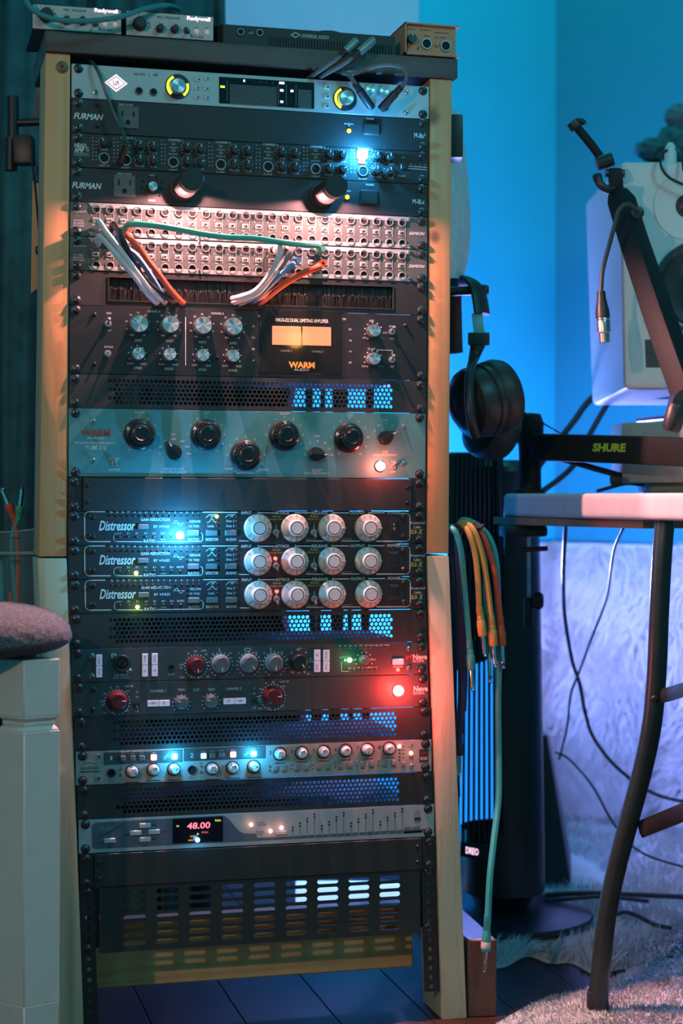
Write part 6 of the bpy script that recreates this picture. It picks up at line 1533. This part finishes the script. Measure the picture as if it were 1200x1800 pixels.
# clear bin with two shelves of plastic, and the cables in it
t = thing('clear_bin', 'clear plastic bin edge with cables beside the left post', 'bin', D(20, 960, 2.30))
EDG = mat('clear_plastic_edge', (.22,.27,.28), .25)
put('rim', MB().tube([D(-40,936,2.30), D(20,935,2.30), D(66,930,2.30)], .0013, 8).mesh('rim', EDG), t)
put('rim', MB().tube([D(-40,972,2.29), D(20,973,2.29), D(70,972,2.29)], .0026, 8).mesh('rim', EDG), t)
put('edge', MB().tube([D(66,930,2.30), D(68,900,2.30), D(70,888,2.30)], .0013, 8).mesh('edge', EDG), t)
gm = bpy.data.materials.new('clear_plastic'); gm.use_nodes = True
b_ = gm.node_tree.nodes['Principled BSDF']; nz_ = gm.node_tree.nodes.new('ShaderNodeTexNoise'); mr_ = gm.node_tree.nodes.new('ShaderNodeMapRange')
nz_.inputs['Scale'].default_value = 30; mr_.inputs['To Min'].default_value = .06; mr_.inputs['To Max'].default_value = .14
gm.node_tree.links.new(nz_.outputs[0], mr_.inputs[0]); gm.node_tree.links.new(mr_.outputs[0], b_.inputs['Alpha'])
b_.inputs['Base Color'].default_value = (.25,.38,.42,1); b_.inputs['Roughness'].default_value = .15
put('front_pane', MB().hexa([D(-40,1130,2.295), D(68,1130,2.295), D(68,1130,2.297), D(-40,1130,2.297), D(-40,937,2.295), D(68,932,2.295), D(68,932,2.297), D(-40,937,2.297)]).mesh('front_pane', gm, False), t)
for pts, mt, lab, bt in (
    ([(18,888),(24,910),(30,945),(32,985),(31,1030),(30,1100)], C_ORG, 'red jack cable standing up in the clear bin', ((22,905),(15,888),(10,857))),
    ([(32,915),(24,930),(21,960),(24,1010),(27,1060),(25,1110)], C_TEAL, 'teal jack cable standing in the clear bin', ((34,910),(37,886),(41,851))),
    ([(2,985),(4,1040),(5,1110)], C_TEAL, 'short piece of teal cable at the left edge in the clear bin', None),
    ([(20,1040),(17,1070),(14,1110)], C_ORG, 'short piece of orange cable low in the clear bin', None)):
    P = [D(x, y, 2.33) for x, y in pts]; t = thing('jack_cable', lab, 'cable', P[0], 'cables in the clear bin')
    put('cord', MB().tube(crom(P, 6), .0034, 8).mesh('cord', mt), t)
    if bt:
        a, b, c = [D(x, y, 2.33) for x, y in bt]
        boot_at(t, P[1] if mt is C_ORG else P[0], b-a, mt if mt is C_ORG else C_GREEN, .0060, .020, (c-b).length)

# ------------------------------------------------------------------ white stool with a grey knitted cushion
SW = mat('white_painted_wood', (.56,.57,.55), .5, 0, .04, 40, .06, 300)
t = thing('white_stool', 'white painted stool with square legs at the left edge of the picture', 'stool', D(30, 1790, 2.0))
ls = 2.0
cc = D(42, 1500, ls); c2 = Vector((cc.x, cc.y, 0))                      # front corner of the leg
dl = (RGT*-.80+FWD*.60); dl.z = 0; dl.normalize(); dr = (RGT*.80+FWD*.60); dr.z = 0; dr.normalize()
wl = .047
def legblock(z0, z1, sc0=1.0, sc1=1.0, cen=None):
    out = []
    for z, s_ in ((z0, sc0), (z1, sc1)):
        m_ = c2+(dl+dr)*wl/2
        for p in (c2, c2+dr*wl, c2+dr*wl+dl*wl, c2+dl*wl):
            q = m_+(p-m_)*s_; out.append((q.x, q.y, z))
    return out
zn0, zn1 = D(60,1288,ls).z, D(60,1262,ls).z; ztop = D(60,1161,ls).z; zft = D(60,1772,ls).z
mb = MB().hexa(legblock(zft, zn0)).hexa(legblock(zn0, zn0+.006, 1.0, .84)).hexa(legblock(zn0+.006, zn1-.006, .84, .84)).hexa(legblock(zn1-.006, zn1, .84, 1.0)).hexa(legblock(zn1, ztop)).hexa(legblock(.0, zft, .72, 1.0))
put('leg', mb.mesh('leg', SW, True, bevel=.0012, fix=True), t)
ap = c2+dl*.008
m_ = c2+dl*(wl-.004)+dr*.008
zr0, zr1 = D(15,1236,ls).z, D(15,1161,ls).z
def bar(p, d_, L_, w_, z0, z1, nm):
    n2 = Vector((-d_.y, d_.x, 0)); a, b = p, p+d_*L_
    put(nm, MB().hexa([(q.x, q.y, z) for z in (z0, z1) for q in (a, b, b+n2*w_, a+n2*w_)]).mesh(nm, SW, True, bevel=.0015), t)
bar(c2+dl*wl+dr*.006, dl, .30, -.018, zr0, zr1, 'apron')
bar(c2+dl*wl+dr*.010, dl, .30, -.02, D(15,1672,ls).z, D(15,1630,ls).z, 'stretcher')
for off_ in (dl*.33, ):
    me = MB().hexa([(x+off_.x, y+off_.y, z) for x, y, z in legblock(0, ztop)]).mesh('leg', SW, True, bevel=.0012); put('leg', me, t)
# cushion
KN = mat('grey_knit', (.075,.088,.105), .95, 0, .55, 360, .8, 420)
cu = MB(); cen = D(-52, 1118, 2.06); nu, nv_ = 210, 64; Rx = .120
gridp = []
for i in range(nv_+1):
    ph = -math.pi/2+math.pi*i/nv_
    for j in range(nu):
        a = 2*math.pi*j/nu; cr_ = abs(math.cos(ph))**.85*(1 if math.cos(ph) > 0 else 1)
        x = math.cos(a)*Rx*cr_; y = math.sin(a)*Rx*cr_; z = math.sin(ph)*(.042 if ph > 0 else .026)*abs(math.sin(ph))**-.15 if abs(ph) > 1e-3 else 0
        q_ = Vector((x, y, z)); b_n = mnoise.noise(q_*230)*.0016+mnoise.noise(q_*90)*.0012; q_ += q_.normalized()*b_n if q_.length > .01 else Vector((0,0,0))
        cu.v.append((cen.x+q_.x, cen.y+q_.y, cen.z+q_.z))
for i in range(nv_):
    for j in range(nu):
        cu.f.append((i*nu+j, i*nu+(j+1) % nu, (i+1)*nu+(j+1) % nu, (i+1)*nu+j)); cu.m.append(0)
o = put('cushion', cu.mesh('cushion', KN, True, ang=180)); tag(o, 'grey knitted cushion on the white stool', 'cushion')
